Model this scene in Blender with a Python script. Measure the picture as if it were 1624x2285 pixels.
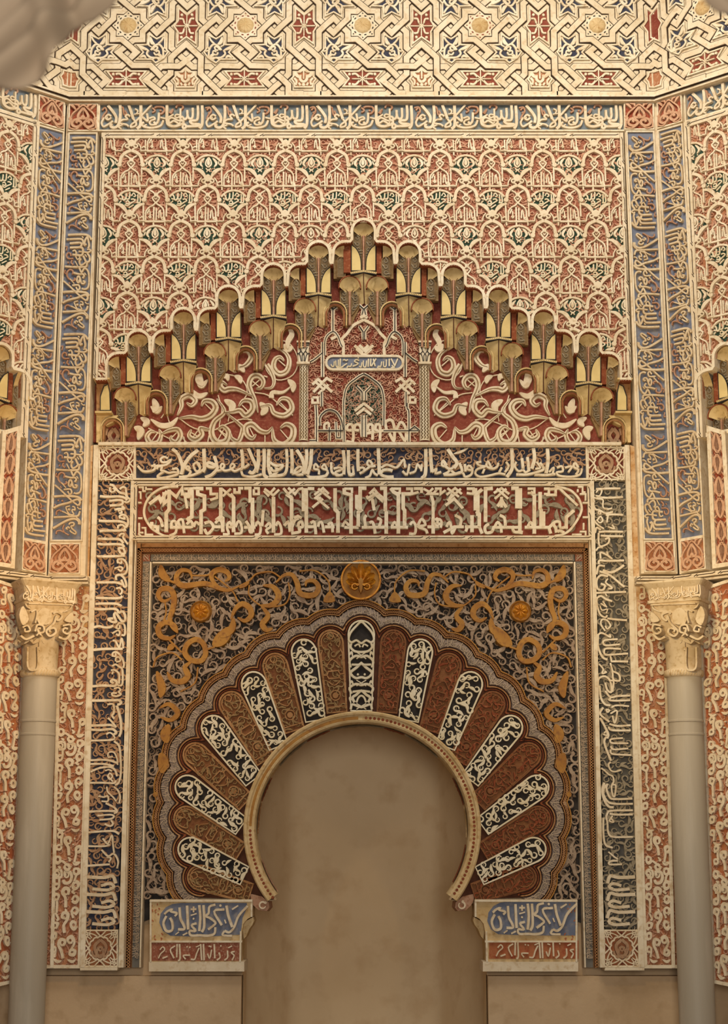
import bpy, math, random
import numpy as np
from mathutils import Vector, Matrix

for _o in list(bpy.data.objects):
    bpy.data.objects.remove(_o)
SC = bpy.context.scene
COL = SC.collection
# ------------------------------------------------------------------ camera
W_PX, H_PX = 1624, 2285
F_PX = 3727.0
PITCH = math.radians(11.8)
CAM_D, CAM_Z = 9.43, 1.60
cam_d = bpy.data.cameras.new('camera')
cam = bpy.data.objects.new('camera', cam_d)
COL.objects.link(cam)
cam_d.sensor_fit = 'VERTICAL'
cam_d.sensor_height = 24.0
cam_d.lens = 24.0 * F_PX / H_PX
cam.location = (0, -CAM_D, CAM_Z)
cam.rotation_euler = (math.pi / 2 + PITCH, 0, 0)
cam_d.clip_end = 100
cam_d.dof.use_dof = True
cam_d.dof.focus_distance = 9.6
cam_d.dof.aperture_fstop = 1.6
SC.camera = cam
# ------------------------------------------------------------------ light
SC.view_settings.view_transform = 'Standard'
SC.view_settings.look = 'None'
SC.view_settings.gamma = 1
SC.view_settings.use_curve_mapping = False
SC.view_settings.exposure = 0.0
wd = bpy.data.worlds.new('world'); SC.world = wd; wd.use_nodes = True
bg = wd.node_tree.nodes['Background']
bg.inputs[0].default_value = (1.0, 0.90, 0.79, 1)
bg.inputs[1].default_value = 0.12


def area(name, loc, target, size, power, color, sy=None, spread=180):
    d = bpy.data.lights.new(name, 'AREA')
    d.shape = 'RECTANGLE'; d.size = size; d.size_y = sy or size
    d.energy = power; d.color = color; d.spread = math.radians(spread)
    o = bpy.data.objects.new(name, d); COL.objects.link(o)
    o.location = loc
    o.rotation_euler = (Vector(target) - Vector(loc)).to_track_quat('-Z', 'Y').to_euler()
    return o


WARM = (1.0, 0.86, 0.66)
area('ceiling_lamp', (0.0, -3.1, 7.2), (0, 0, 4.2), 2.2, 98, (1.0, 0.92, 0.82), 1.0)
area('upper_lamp', (1.3, -2.0, 6.9), (1.9, -0.3, 4.4), 0.5, 30, WARM)
area('upper_lamp', (-1.3, -2.0, 6.9), (-1.9, -0.3, 4.4), 0.5, 18, WARM)
area('wall_lamp', (-1.15, -1.6, 3.0), (-2.6, -0.6, 3.3), 0.25, 20, (1.0, 0.64, 0.28))
area('wall_lamp', (1.15, -1.6, 3.0), (2.6, -0.6, 3.2), 0.25, 17, (1.0, 0.72, 0.36))
area('daylight_fill', (0.3, -11.2, 2.3), (0, 0, 2.2), 2.4, 290, (1.0, 0.94, 0.86), 2.4)  # soft fill added behind the camera to lift niche, wall and hanging cloth
# ------------------------------------------------------------------ materials


def lin(h):
    h = h.lstrip('#')
    r = [int(h[i:i + 2], 16) / 255 for i in (0, 2, 4)]
    return [c / 12.92 if c <= .04045 else ((c + .055) / 1.055) ** 2.4 for c in r]


MATS = {}


def mat(name, c1, c2=None, scale=9.0, rough=.85, metal=0.0, bump=.25, bscale=60.0, c3=None, streak=False):
    """plaster-like surface: two tones mixed by noise, a finer third tone of dirt, fine relief"""
    m = bpy.data.materials.new(name); m.use_nodes = True
    nt = m.node_tree; N = nt.nodes; L = nt.links
    b = N['Principled BSDF']
    b.inputs['Roughness'].default_value = rough
    b.inputs['Metallic'].default_value = metal
    b.inputs['Specular IOR Level'].default_value = .25
    g = N.new('ShaderNodeNewGeometry')
    vec = g.outputs['Position']
    if streak:
        mp = N.new('ShaderNodeMapping'); mp.inputs['Scale'].default_value = (1, 1, .12)
        L.new(vec, mp.inputs['Vector']); vec = mp.outputs['Vector']
    n1 = N.new('ShaderNodeTexNoise'); n1.inputs['Scale'].default_value = scale; n1.inputs['Detail'].default_value = 5
    L.new(vec, n1.inputs['Vector'])
    r1 = N.new('ShaderNodeMapRange'); r1.inputs[1].default_value = .35; r1.inputs[2].default_value = .65
    L.new(n1.outputs['Fac'], r1.inputs[0])
    mx = N.new('ShaderNodeMix'); mx.data_type = 'RGBA'
    L.new(r1.outputs[0], mx.inputs['Factor'])
    mx.inputs['A'].default_value = lin(c1) + [1]
    mx.inputs['B'].default_value = lin(c2 or c1) + [1]
    out = mx.outputs['Result']
    if c3:
        n2 = N.new('ShaderNodeTexNoise'); n2.inputs['Scale'].default_value = scale * 4.3; n2.inputs['Detail'].default_value = 6
        L.new(vec, n2.inputs['Vector'])
        r2 = N.new('ShaderNodeMapRange'); r2.inputs[1].default_value = .52; r2.inputs[2].default_value = .72
        L.new(n2.outputs['Fac'], r2.inputs[0])
        m2 = N.new('ShaderNodeMix'); m2.data_type = 'RGBA'
        L.new(r2.outputs[0], m2.inputs['Factor']); L.new(out, m2.inputs['A'])
        m2.inputs['B'].default_value = lin(c3) + [1]
        out = m2.outputs['Result']
    L.new(out, b.inputs['Base Color'])
    if bump:
        n3 = N.new('ShaderNodeTexNoise'); n3.inputs['Scale'].default_value = bscale; n3.inputs['Detail'].default_value = 4
        L.new(g.outputs['Position'], n3.inputs['Vector'])
        bp = N.new('ShaderNodeBump'); bp.inputs['Strength'].default_value = bump; bp.inputs['Distance'].default_value = .004
        L.new(n3.outputs['Fac'], bp.inputs['Height']); L.new(bp.outputs['Normal'], b.inputs['Normal'])
    MATS[name] = m
    return m


mat('plaster', '#e2d2b6', '#d4c2a2', c3='#c8b08c')
mat('plaster_pale', '#e8dcc2', '#d8c6a6', c3='#c8b08c')
mat('tile_cream', '#cfa888', '#c09474', scale=20, c3='#b48464')
mat('plaster_aged', '#d6c2a0', '#c6ae8a', scale=12, c3='#b49a76')
mat('plaster_plain', '#c6ab88', '#b89c78', scale=2.2, c3='#b09470')
mat('tile_red', '#8c3f2a', '#9c5038', scale=30, c3='#b07a60', bump=.6, bscale=130)
mat('plaster_niche', '#e4cca6', '#dac098', scale=1.6, c3='#d4b890')
mat('plaster_warm', '#d6bd90', '#c2a472', c3='#b08c58')
mat('stained_plaster', '#d6bd98', '#b88d58', scale=14, c3='#a06a34')
mat('red_ground', '#8c4c38', '#a06850', scale=26, c3='#c0987e', bump=.8, bscale=130)
mat('red_light', '#a0603f', '#b07c58', scale=16, c3='#c8a080', bump=.8, bscale=150)
mat('red_deep', '#783628', '#884636', scale=18, c3='#945c46')
mat('red_faded', '#a35e3c', '#b0764e', scale=7, c3='#9a4c30', bump=.6)
mat('blue_ground', '#686f82', '#7a7f8c', scale=7, c3='#8c8888', bump=.5)
mat('blue_grey', '#66706e', '#76808a', scale=8, c3='#8c8a80', bump=.5)
mat('navy', '#34364a', '#42444e', scale=20, c3='#4e4c4e')
mat('slate', '#4c4a48', '#5c5850', scale=12, c3='#6a6658')
mat('ink', '#2a2624', '#3a3430', scale=20)
mat('green_ground', '#24382c', '#34483a', scale=25)
mat('line_black', '#3a2c20', '#4a3828', scale=20, bump=0)
mat('tendril', '#b09070', '#a07a5c', scale=18, c3='#8a6a52')
mat('tendril_grey', '#9c907a', '#8a7e68', scale=18, c3='#766a56')
mat('silver', '#a8947e', '#947e6a', scale=18, c3='#766252')
mat('frame_ground', '#6e6a62', '#7c766c', scale=14)
mat('silver_dark', '#8a7866', '#766452', scale=18, c3='#604e40')
mat('gold', '#ac7c36', '#986628', scale=11, rough=.6, c3='#86582c')
mat('gold_bright', '#c88a28', '#a8681c', scale=16, rough=.38, metal=.25, c3='#8a4e14')
mat('yellow', '#dac08a', '#c8ac74', scale=9, c3='#b49862')
mat('yellow_pale', '#dcc486', '#cdb478', scale=12)
mat('umber', '#94764e', '#826640', scale=18, c3='#a08862')
mat('umber_dark', '#6a573c', '#786448', scale=30, c3='#8a785c')
mat('rose_pale', '#c49a80', '#b8866a', scale=22, c3='#a87458')
mat('rose', '#b48e74', '#a87e62', scale=14, c3='#946448')
mat('brown_red', '#8a4a2c', '#7a3c22', scale=14, c3='#a06a48')
mat('brown_vous', '#7a4f30', '#8a5c38', scale=14, c3='#6a3c26')
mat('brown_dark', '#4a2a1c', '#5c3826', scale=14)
mat('filigree', '#e2d6ba', '#d6c6a2', scale=14)
mat('lilac', '#a08e80', '#8e8076', scale=14, c3='#7a7068')
mat('lilac_pale', '#b8a48c', '#a8947c', scale=14)
mat('tan', '#b0855a', '#9a6e44', scale=14, c3='#84582f')
mat('marble', '#b4aa98', '#a09684', scale=2.4, rough=.5, c3='#bcb2a0', bump=.1, streak=True)
mat('capital_stone', '#d6c4a4', '#c4ae88', scale=9, c3='#b0966c')
mat('cloth', '#a8937c', '#9a866e', scale=1.5, bump=.15, bscale=200)
mat('floor_tile', '#8a7460', '#7a6450', scale=5)


# ------------------------------------------------------------------ planes and pixel placement
class Plane:
    def __init__(s, origin, rz):
        s.o = Vector(origin); s.rz = rz
        s.ex = Vector((math.cos(rz), math.sin(rz), 0))
        s.en = Vector((math.sin(rz), -math.cos(rz), 0))   # towards the room

    def px(s, pts, h=0.0):
        """photo pixels -> (a, b) on the plane h metres in front of this wall"""
        p = np.asarray(pts, float).reshape(-1, 2)
        u = p[:, 0] - W_PX / 2; v = H_PX / 2 - p[:, 1]
        c, q = math.cos(PITCH), math.sin(PITCH)
        d = np.stack([u, F_PX * c - v * q, F_PX * q + v * c], 1)
        cam_p = np.array([0, -CAM_D, CAM_Z])
        o = np.array(s.o + s.en * h); n = np.array(s.en)
        t = ((o - cam_p) @ n) / (d @ n)
        w = cam_p + d * t[:, None]
        r = w - np.array(s.o)
        return np.stack([r @ np.array(s.ex), w[:, 2] - s.o.z], 1)

    def p1(s, x, y, h=0.0):
        return s.px([(x, y)], h)[0]

    def mpp(s, x, y, h=0.0):
        a = s.px([(x - 5, y), (x + 5, y), (x, y - 5), (x, y + 5)], h)
        return (np.linalg.norm(a[1] - a[0]) + np.linalg.norm(a[3] - a[2])) / 20


FRONT = Plane((0, 0, 0), 0)
_cl = FRONT.p1(150, 250)[0]; _cr = FRONT.p1(1464, 250)[0]
ANG = math.radians(40)
LEFT = Plane((_cl, 0, 0), ANG)
RIGHT = Plane((_cr, 0, 0), -ANG)


# ------------------------------------------------------------------ mesh builder
def smooth(P, n=4, closed=False):
    P = np.asarray(P, float)
    if len(P) < 3 or n <= 1:
        return P
    if closed:
        Q = np.vstack([P[-1:], P, P[:2]])
    else:
        Q = np.vstack([2 * P[:1] - P[1:2], P, 2 * P[-1:] - P[-2:-1]])
    p0, p1, p2, p3 = Q[:-3], Q[1:-2], Q[2:-1], Q[3:]
    t = np.linspace(0, 1, n, endpoint=False)[None, :, None]
    p0, p1, p2, p3 = [x[:, None, :] for x in (p0, p1, p2, p3)]
    r = .5 * ((2 * p1) + (p2 - p0) * t + (2 * p0 - 5 * p1 + 4 * p2 - p3) * t * t + (3 * p1 - p0 - 3 * p2 + p3) * t ** 3)
    r = r.reshape(-1, P.shape[1])
    return r if closed else np.vstack([r, P[-1:]])


TRIS = [0]


class M:
    def __init__(s):
        s.V = []; s.F = []; s.n = 0

    def add(s, V, F):
        s.V.append(np.asarray(V, float)); s.F.extend([tuple(i + s.n for i in f) for f in F]); s.n += len(V)

    def grid(s, G, closed_u=False, closed_v=False):
        """G (nu, nv, 3) array of (a, b, h)"""
        nu, nv = G.shape[:2]
        V = np.stack([G[..., 0], -G[..., 2], G[..., 1]], -1).reshape(-1, 3)
        iu = np.arange(nu if closed_u else nu - 1); iv = np.arange(nv if closed_v else nv - 1)
        I, J = np.meshgrid(iu, iv, indexing='ij'); I = I.ravel(); J = J.ravel()
        I2 = (I + 1) % nu; J2 = (J + 1) % nv
        Q = np.stack([I * nv + J, I2 * nv + J, I2 * nv + J2, I * nv + J2], 1) + s.n
        s.V.append(V); s.F.append(Q); s.n += len(V)

    def ribbon(s, P, w, h0, h1, bev=.3, closed=False, straight=False, caps=True):
        P = np.asarray(P, float); n = len(P)
        if n < 2:
            return
        w = np.broadcast_to(np.asarray(w, float), (n,))
        h0 = np.broadcast_to(np.asarray(h0, float), (n,)); h1 = np.broadcast_to(np.asarray(h1, float), (n,))
        if closed:
            d1 = P - np.roll(P, 1, 0); d2 = np.roll(P, -1, 0) - P
        else:
            d = np.diff(P, axis=0); d1 = np.vstack([d[:1], d]); d2 = np.vstack([d, d[-1:]])
        d1 = d1 / (np.linalg.norm(d1, axis=1, keepdims=True) + 1e-9); d2 = d2 / (np.linalg.norm(d2, axis=1, keepdims=True) + 1e-9)
        t = d1 + d2; tl = np.linalg.norm(t, axis=1, keepdims=True); t = np.where(tl > 1e-6, t / (tl + 1e-9), d2)
        N = np.stack([-t[:, 1], t[:, 0]], 1)
        if straight:
            c = np.abs((N * np.stack([-d2[:, 1], d2[:, 0]], 1)).sum(1)); N = N / np.clip(c, .45, 1)[:, None]
        wl = wr = (w / 2)
        if not straight:
            ln = .5 * (np.linalg.norm(P - np.roll(P, 1, 0), axis=1) + np.linalg.norm(np.roll(P, -1, 0) - P, axis=1)) + 1e-9
            k = (d1[:, 0] * d2[:, 1] - d1[:, 1] * d2[:, 0]) / ln
            if not closed: k[0] = k[-1] = 0
            lim = .85 / (np.abs(k) + 1e-6)
            wl = np.where(k > 0, np.minimum(w / 2, lim), w / 2); wr = np.where(k < 0, np.minimum(w / 2, lim), w / 2)
        if not closed and not straight:
            h1 = h1 + np.linspace(0, .0011, n)
        G = np.zeros((n, 4, 3))
        G[:, 0, :2] = P - N * wr[:, None]; G[:, 1, :2] = P - N * (wr * (1 - bev))[:, None]
        G[:, 2, :2] = P + N * (wl * (1 - bev))[:, None]; G[:, 3, :2] = P + N * wl[:, None]
        G[:, 0, 2] = h0; G[:, 3, 2] = h0; G[:, 1, 2] = h1; G[:, 2, 2] = h1
        b = s.n
        s.grid(G, closed_u=closed)
        if caps and not closed:
            e = b + (n - 1) * 4
            s.F.append(np.array([[b, b + 1, b + 2, b + 3], [e + 3, e + 2, e + 1, e]]))

    def poly(s, P, h0, h1, bev=0.0, bottom=False):
        """extruded outline with a flat top"""
        P = np.asarray(P, float); n = len(P)
        A = .5 * np.sum(P[:, 0] * np.roll(P[:, 1], -1) - np.roll(P[:, 0], -1) * P[:, 1])
        if A < 0:
            P = P[::-1]
        T = P
        if bev:
            d1 = P - np.roll(P, 1, 0); d2 = np.roll(P, -1, 0) - P
            d1 /= np.linalg.norm(d1, axis=1, keepdims=True) + 1e-9; d2 /= np.linalg.norm(d2, axis=1, keepdims=True) + 1e-9
            t = d1 + d2; t /= np.linalg.norm(t, axis=1, keepdims=True) + 1e-9
            T = P + np.stack([-t[:, 1], t[:, 0]], 1) * bev
        V = np.zeros((2 * n, 3))
        V[:n, 0] = P[:, 0]; V[:n, 2] = P[:, 1]; V[:n, 1] = -h0
        V[n:, 0] = T[:, 0]; V[n:, 2] = T[:, 1]; V[n:, 1] = -h1
        b = s.n
        s.V.append(V); s.n += 2 * n
        i = np.arange(n); j = (i + 1) % n
        s.F.append(np.stack([b + i, b + j, b + n + j, b + n + i], 1))
        s.F.append([tuple(b + n + k for k in range(n))])
        if bottom:
            s.F.append([tuple(b + k for k in range(n - 1, -1, -1))])

    def box(s, a0, a1, b0, b1, h0, h1, bev=0.0):
        s.poly([(a0, b0), (a1, b0), (a1, b1), (a0, b1)], h0, h1, bev, bottom=True)

    def disc(s, c, r, h0, h1, n=10, bev=.2):
        t = np.linspace(0, 2 * math.pi, n, endpoint=False)
        s.poly(np.stack([c[0] + r * np.cos(t), c[1] + r * np.sin(t)], 1), h0, h1, bev * r)

    def frame(s, a0, a1, b0, b1, w, h0, h1, bev=.25):
        P = [(a0 + w / 2, b0 + w / 2), (a1 - w / 2, b0 + w / 2), (a1 - w / 2, b1 - w / 2), (a0 + w / 2, b1 - w / 2)]
        q = np.array(P); c = q.mean(0)
        G = np.zeros((4, 4, 3)); sg = np.array([(-1, -1), (1, -1), (1, 1), (-1, 1)])
        for k, f in enumerate((1, 1 - bev, -(1 - bev), -1)):
            G[:, k, :2] = q + sg * w / 2 * f; G[:, k, 2] = h0 if k in (0, 3) else h1
        s.grid(G, closed_u=True)

    def build(s, name, material, parent=None, plane=FRONT, ab=(0, 0), kind=None, smooth_shade=False):
        if not s.V:
            return None
        V = np.concatenate(s.V)
        V = V - np.array([ab[0], 0, ab[1]])
        me = bpy.data.meshes.new(name)
        loops = []; starts = []; tot = []
        for f in s.F:
            if isinstance(f, np.ndarray):
                k = f.shape[1]
                loops.append(f.ravel()); tot.append(np.full(len(f), k))
            elif isinstance(f, tuple):
                loops.append(np.array(f)); tot.append(np.array([len(f)]))
            else:
                for g in f:
                    loops.append(np.array(g)); tot.append(np.array([len(g)]))
        loops = np.concatenate(loops).astype(np.int32); tot = np.concatenate(tot).astype(np.int32)
        starts = np.concatenate([[0], np.cumsum(tot)[:-1]]).astype(np.int32)
        me.vertices.add(len(V)); me.vertices.foreach_set('co', V.astype(np.float32).ravel())
        me.loops.add(len(loops)); me.loops.foreach_set('vertex_index', loops)
        me.polygons.add(len(tot)); me.polygons.foreach_set('loop_start', starts); me.polygons.foreach_set('loop_total', tot)
        me.polygons.foreach_set('use_smooth', np.full(len(tot), bool(smooth_shade)))
        me.update(calc_edges=True)
        me.materials.append(MATS[material])
        TRIS[0] += int((tot - 2).sum())
        o = bpy.data.objects.new(name, me); COL.objects.link(o)
        if parent is not None:
            o.parent = parent
        else:
            set_plane(o, plane, ab)
        if kind:
            o['kind'] = kind
        return o


def set_plane(o, plane, ab=(0, 0), h=0):
    o.location = plane.o + plane.ex * ab[0] + plane.en * h + Vector((0, 0, ab[1]))
    o.rotation_euler = (0, 0, plane.rz)


def tag(o, label=None, cat=None, group=None, kind=None):
    if label: o['label'] = label
    if cat: o['category'] = cat
    if group: o['group'] = group
    if kind: o['kind'] = kind
    return o


class Thing:
    """an Empty on a wall plane; parts are added with .part(M, name, material)"""
    def __init__(s, name, label, cat, plane=FRONT, ab=(0, 0), group=None, kind=None):
        s.e = bpy.data.objects.new(name, None); COL.objects.link(s.e)
        s.e.empty_display_size = .1
        s.plane = plane; s.ab = ab
        set_plane(s.e, plane, ab)
        tag(s.e, label, cat, group, kind)

    def part(s, m, name, material, parent=None, label=None, kind=None, sm=False):
        o = m.build(name, material, parent or s.e, s.plane, s.ab, kind, sm)
        if o and label: o['label'] = label
        return o


# ------------------------------------------------------------------ traced strokes
def parse(txt):
    out = []
    for t in txt.replace('\n', '|').split('|'):
        t = t.strip()
        if not t: continue
        fl = ''
        while t[0] in '-><~o*#^':
            fl += t[0]; t = t[1:].strip()
        v = [float(x) for x in t.split()]
        out.append((fl, v[0], np.array(v[1:]).reshape(-1, 2)))
    return out


CNT = [0]


def draw(m, strokes, mp, ws, h0, h1, n=4, bev=.14, hs=.0004):
    """mp: crop pixels -> (a, b); ws: metres per crop pixel"""
    if isinstance(strokes, str):
        strokes = parse(strokes)
    for i, (fl, w, P) in enumerate(strokes):
        CNT[0] += 5
        h = h1 + (CNT[0] % 11) * hs
        if '*' in fl:
            for c in mp(P):
                m.disc(c, w * ws, h0, h, 8)
            continue
        if '#' in fl:
            m.poly(mp(P if '-' in fl else smooth(P, 3, True)), h0, h, .0); continue
        cl = 'o' in fl
        Q = P if '-' in fl else smooth(P, n, cl)
        k = np.linspace(0, 1, len(Q)); ww = np.full(len(Q), w)
        if '>' in fl: ww = w * (1 - .8 * k ** 1.5)
        if '<' in fl: ww = w * (1 - .8 * (1 - k) ** 1.5)
        if '~' in fl: ww = w * (.2 + .8 * np.sin(np.pi * k) ** .7)
        m.ribbon(mp(Q), ww * ws, h0, h, bev, closed=cl, straight='-' in fl)


def crop(plane, x0, y0, s, h):
    def f(P):
        return plane.px(np.asarray(P) / s + np.array([x0, y0]), h)
    return f


def mirrored(f, axis_a):
    def g(P):
        Q = f(P).copy(); Q[:, 0] = 2 * axis_a - Q[:, 0]; return Q
    return g


def in_poly(P, poly):
    P = np.asarray(P); poly = np.asarray(poly)
    x, y = P[:, 0], P[:, 1]; r = np.zeros(len(P), bool)
    j = len(poly) - 1
    for i in range(len(poly)):
        xi, yi = poly[i]; xj, yj = poly[j]
        c = ((yi > y) != (yj > y)) & (x < (xj - xi) * (y - yi) / (yj - yi + 1e-12) + xi)
        r ^= c; j = i
    return r


def hook(m, c, r, th, sgn, h0, h1, tail=1.6, wf=.42, dens=11):
    """ring that unrolls into a leaf: the commonest form of the carved scrolls"""
    t = np.linspace(0, 1, dens)
    ang = th - sgn * 5.0 * (1 - t)
    ring = np.stack([np.cos(ang), np.sin(ang)], 1) * (r * (.66 + .06 * t))[:, None]
    d = np.array([-math.sin(th), math.cos(th)]) * sgn
    n = np.array([math.cos(th), math.sin(th)])
    k = np.linspace(0, 1, 7)[1:]
    leaf = ring[-1] + np.outer(k, d) * r * tail + np.outer(k ** 2 * .75, n) * r * tail
    P = np.vstack([ring, leaf]) + c
    w = np.concatenate([r * wf * (.55 + .45 * t), r * wf * (1 + 1.1 * np.sin(np.pi * np.clip(k * .95, 0, 1)) - .85 * k)])
    m.ribbon(P, np.maximum(w, r * .06), h0, h1, .22)


def scatter(inside, bbox, dist, seed, tries=None):
    """blue-noise points inside a region (dart throwing on a hash grid)"""
    rnd = np.random.RandomState(seed)
    a0, a1, b0, b1 = bbox
    tries = tries or int(14 * (a1 - a0) * (b1 - b0) / dist ** 2) + 20
    C = np.stack([rnd.uniform(a0, a1, tries), rnd.uniform(b0, b1, tries)], 1)
    C = C[inside(C)]
    grid = {}; keep = []
    d2 = dist * dist
    for x, y in C.tolist():
        i, j = int(x // dist), int(y // dist); ok = True
        for u in (i - 1, i, i + 1):
            for v in (j - 1, j, j + 1):
                for (p, q) in grid.get((u, v), ()):
                    if (p - x) ** 2 + (q - y) ** 2 < d2: ok = False; break
                if not ok: break
            if not ok: break
        if ok: grid.setdefault((i, j), []).append((x, y)); keep.append((x, y))
    return np.array(keep).reshape(-1, 2), rnd


def fill_scrolls(m, inside, bbox, r, h0, h1, seed=1, sp=2.0, tail=1.6, wf=.45, thin=True, dens=11):
    C, rnd = scatter(inside, bbox, r * sp, seed); n = len(C)
    if not n: return C
    R = r * rnd.uniform(.8, 1.1, n)
    TH = rnd.uniform(0, 6.28, (n, 5)); SG = rnd.choice([-1, 1], (n, 5))
    D = np.stack([-np.sin(TH), np.cos(TH)], -1) * SG[..., None]; Nn = np.stack([np.cos(TH), np.sin(TH)], -1)
    TIP = C[:, None] + Nn * (R * .7)[:, None, None] + (D + Nn * .6) * (R * tail)[:, None, None]
    OK = inside(TIP.reshape(-1, 2)).reshape(n, 5); K = np.argmax(OK, 1)
    for i in range(n):
        k = K[i]
        hook(m, C[i], R[i], TH[i, k], SG[i, k], h0, h1 + (i * 7 % 13) * .0004, tail if OK[i, k] else .5, wf, dens)
        if thin and i % 2 == 0:
            e = TH[i, 0]; q = np.array([math.cos(e), math.sin(e)]) * R[i] * .6
            m.ribbon(np.array([C[i] - q, C[i] + q]), R[i] * .12, h0, h0 + (h1 - h0) * (.6 + .02 * (i % 7)), .3)
    return C
# ------------------------------------------------------------------ the setting
ZTOP = 7.2
A_L, A_R = _cl, _cr
CX = 809.0
# depths of the layers in front of (+) or behind (-) the main wall face
H_LAT, H_SEB, H_PIER, H_FIELD, H_BAND, H_SPAN, H_ARCH, H_WALL, H_DADO = .02, 0.0, .03, -.115, -.05, -.165, -.13, -.19, -.105


def arc(cx, cy, r, t0, t1, n):
    t = np.radians(np.linspace(t0, t1, n)); return np.stack([cx + r * np.cos(t), cy + r * np.sin(t)], 1)


# opening of the prayer niche, as (a, b) on the lower wall face
_jl = FRONT.p1(541, 2180, H_WALL)[0]; _jr = FRONT.p1(1086, 2180, H_WALL)[0]
ARC_C = FRONT.p1(CX, 1852, H_ARCH)
ARC_R = FRONT.p1(1071, 1852, H_ARCH)[0] - ARC_C[0]
_zs = FRONT.p1(CX, 2020, H_ARCH)[1]
_open = np.vstack([[(_jl, 0), (_jl, _zs)], arc(ARC_C[0], ARC_C[1], ARC_R * .955, 218, -38, 40), [(_jr, _zs), (_jr, 0)]])


def wall_with_opening():
    m = M()
    lo, hi = A_L - .25, A_R + .25
    n = len(_open)
    rim = []
    for k, (a, b) in enumerate(_open):
        f = k / (n - 1)
        if f < .05: rim.append((lo, b))
        elif f > .95: rim.append((hi, b))
        else:
            t = (f - .05) / .9
            if t < .3: rim.append((lo, _zs + (ZTOP - _zs) * t / .3))
            elif t < .7: rim.append((lo + (hi - lo) * (t - .3) / .4, ZTOP))
            else: rim.append((hi, ZTOP - (ZTOP - _zs) * (t - .7) / .3))
    rim[0] = (lo, 0); rim[1] = (lo, _zs); rim[-1] = (hi, 0); rim[-2] = (hi, _zs)
    G = np.zeros((n, 2, 3)); G[:, 0, :2] = _open; G[:, 1, :2] = rim; G[..., 2] = H_WALL
    m.grid(G)
    return m


tag(wall_with_opening().build('wall_back', 'plaster_plain'), kind='structure')
for nm, pl, s in (('wall_left', LEFT, -1), ('wall_right', RIGHT, 1)):
    m = M(); m.box(min(0, s * 3.2), max(0, s * 3.2), 0, ZTOP, -.4, H_WALL)
    tag(m.build(nm, 'plaster_plain', plane=pl), kind='structure')
m = M(); m.add([(-6, -9.4, 0), (6, -9.4, 0), (6, 1.9, 0), (-6, 1.9, 0)], [(0, 1, 2, 3)])
tag(m.build('floor', 'floor_tile'), kind='structure')


_zd = FRONT.p1(CX, 2178, H_DADO)[1]
for nm, q in (('wall_dado_left', (A_L - .1, _jl, 0, _zd)), ('wall_dado_right', (_jr, A_R + .1, 0, _zd))):
    m = M(); m.box(*q, H_WALL - .05, H_DADO); tag(m.build(nm, 'plaster_plain'), kind='structure')


# niche: thick horseshoe soffit, then a room of five plain faces closed by a faceted half dome
def niche():
    m = M()
    n = len(_open); D0, D1 = H_WALL, H_WALL - .30
    G = np.zeros((n, 2, 3)); G[:, 0, :2] = _open; G[:, 1, :2] = _open; G[:, 0, 2] = D0; G[:, 1, 2] = D1
    m.grid(G)
    return m


tag(niche().build('trim_niche_soffit', 'plaster_niche', smooth_shade=False), kind='structure')
m = M()
_w = (_jr - _jl) / 2; _cx = (_jl + _jr) / 2
_hp = [(1.06, -.30), (1.06, -.40), (1.045, -.45), (1.02, -.49), (.74, -.93), (.70, -.985), (.66, -1.02), (.60, -1.04), (.52, -1.05)]
plan = np.array([(-_w * x, y) for x, y in _hp] + [(_w * x, y) for x, y in _hp[::-1]])
zl = [0, .8, 1.5, 2.0, 2.35]
zt = FRONT.p1(CX, 1560, H_ARCH - .6)[1]
z0 = 2.35
rows = [(z, 1.0) for z in zl]
for k in range(1, 11):
    t = k / 10 * math.pi / 2
    rows.append((z0 + (zt - z0 + .25) * math.sin(t), max(math.cos(t), .02)))
G = np.zeros((len(plan), len(rows), 3))
for j, (z, s) in enumerate(rows):
    G[:, j, 0] = _cx + plan[:, 0] * s; G[:, j, 1] = z
    G[:, j, 2] = H_WALL - .30 + (plan[:, 1] + .30) * s
m.grid(G)
tag(m.build('wall_niche', 'plaster_niche', smooth_shade=True), kind='structure')
m = M()
G = np.zeros((len(_open), 2, 3)); G[:, 0, :2] = _open; G[:, 1, :2] = (_open - [_cx, 1.5]) * 1.35 + [_cx, 1.5]; G[..., 2] = H_WALL - .30
m.grid(G)
tag(m.build('wall_niche_front', 'plaster_niche'), kind='structure')


# ------------------------------------------------------------------ shared builders
def quad_slab(m, plane, q, h0, h1, hpx=None):
    P = plane.px(q, h1 if hpx is None else hpx)
    m.poly(P, h0, h1, bottom=True)


def fret(m, P0, P1, h0, h1, period=.26, d=.008, w=.005):
    """incised chain line: long runs that hop from one side to the other"""
    P0 = np.array(P0, float); P1 = np.array(P1, float)
    L = np.linalg.norm(P1 - P0); t = (P1 - P0) / L; nn = np.array([-t[1], t[0]])
    k = max(1, round(L / period)); s = L / k
    for i in range(k):
        a = P0 + t * s * i
        m.ribbon(np.array([a + t * .02 - nn * d, a + t * .035, a + t * (s - .03), a + t * (s - .012) + nn * d]), w, h0, h1, .1, straight=True)
        m.ribbon(np.array([a + t * .004 - nn * d, a + t * .018 + nn * d * .2, a + t * .026 + nn * d]), w, h0, h1, .1, straight=True)


def bil(plane, q, h):
    """unit square (u right, v down) -> photo quad given as TL, TR, BR, BL"""
    Q = plane.px(q, h)

    def f(P):
        P = np.asarray(P, float); u = P[:, :1]; v = P[:, 1:2]
        return (Q[0] * (1 - u) + Q[1] * u) * (1 - v) + (Q[3] * (1 - u) + Q[2] * u) * v
    f.Q = Q
    return f


def rect_px(x0, x1, y0, y1):
    return [(x0, y0), (x1, y0), (x1, y1), (x0, y1)]


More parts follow.
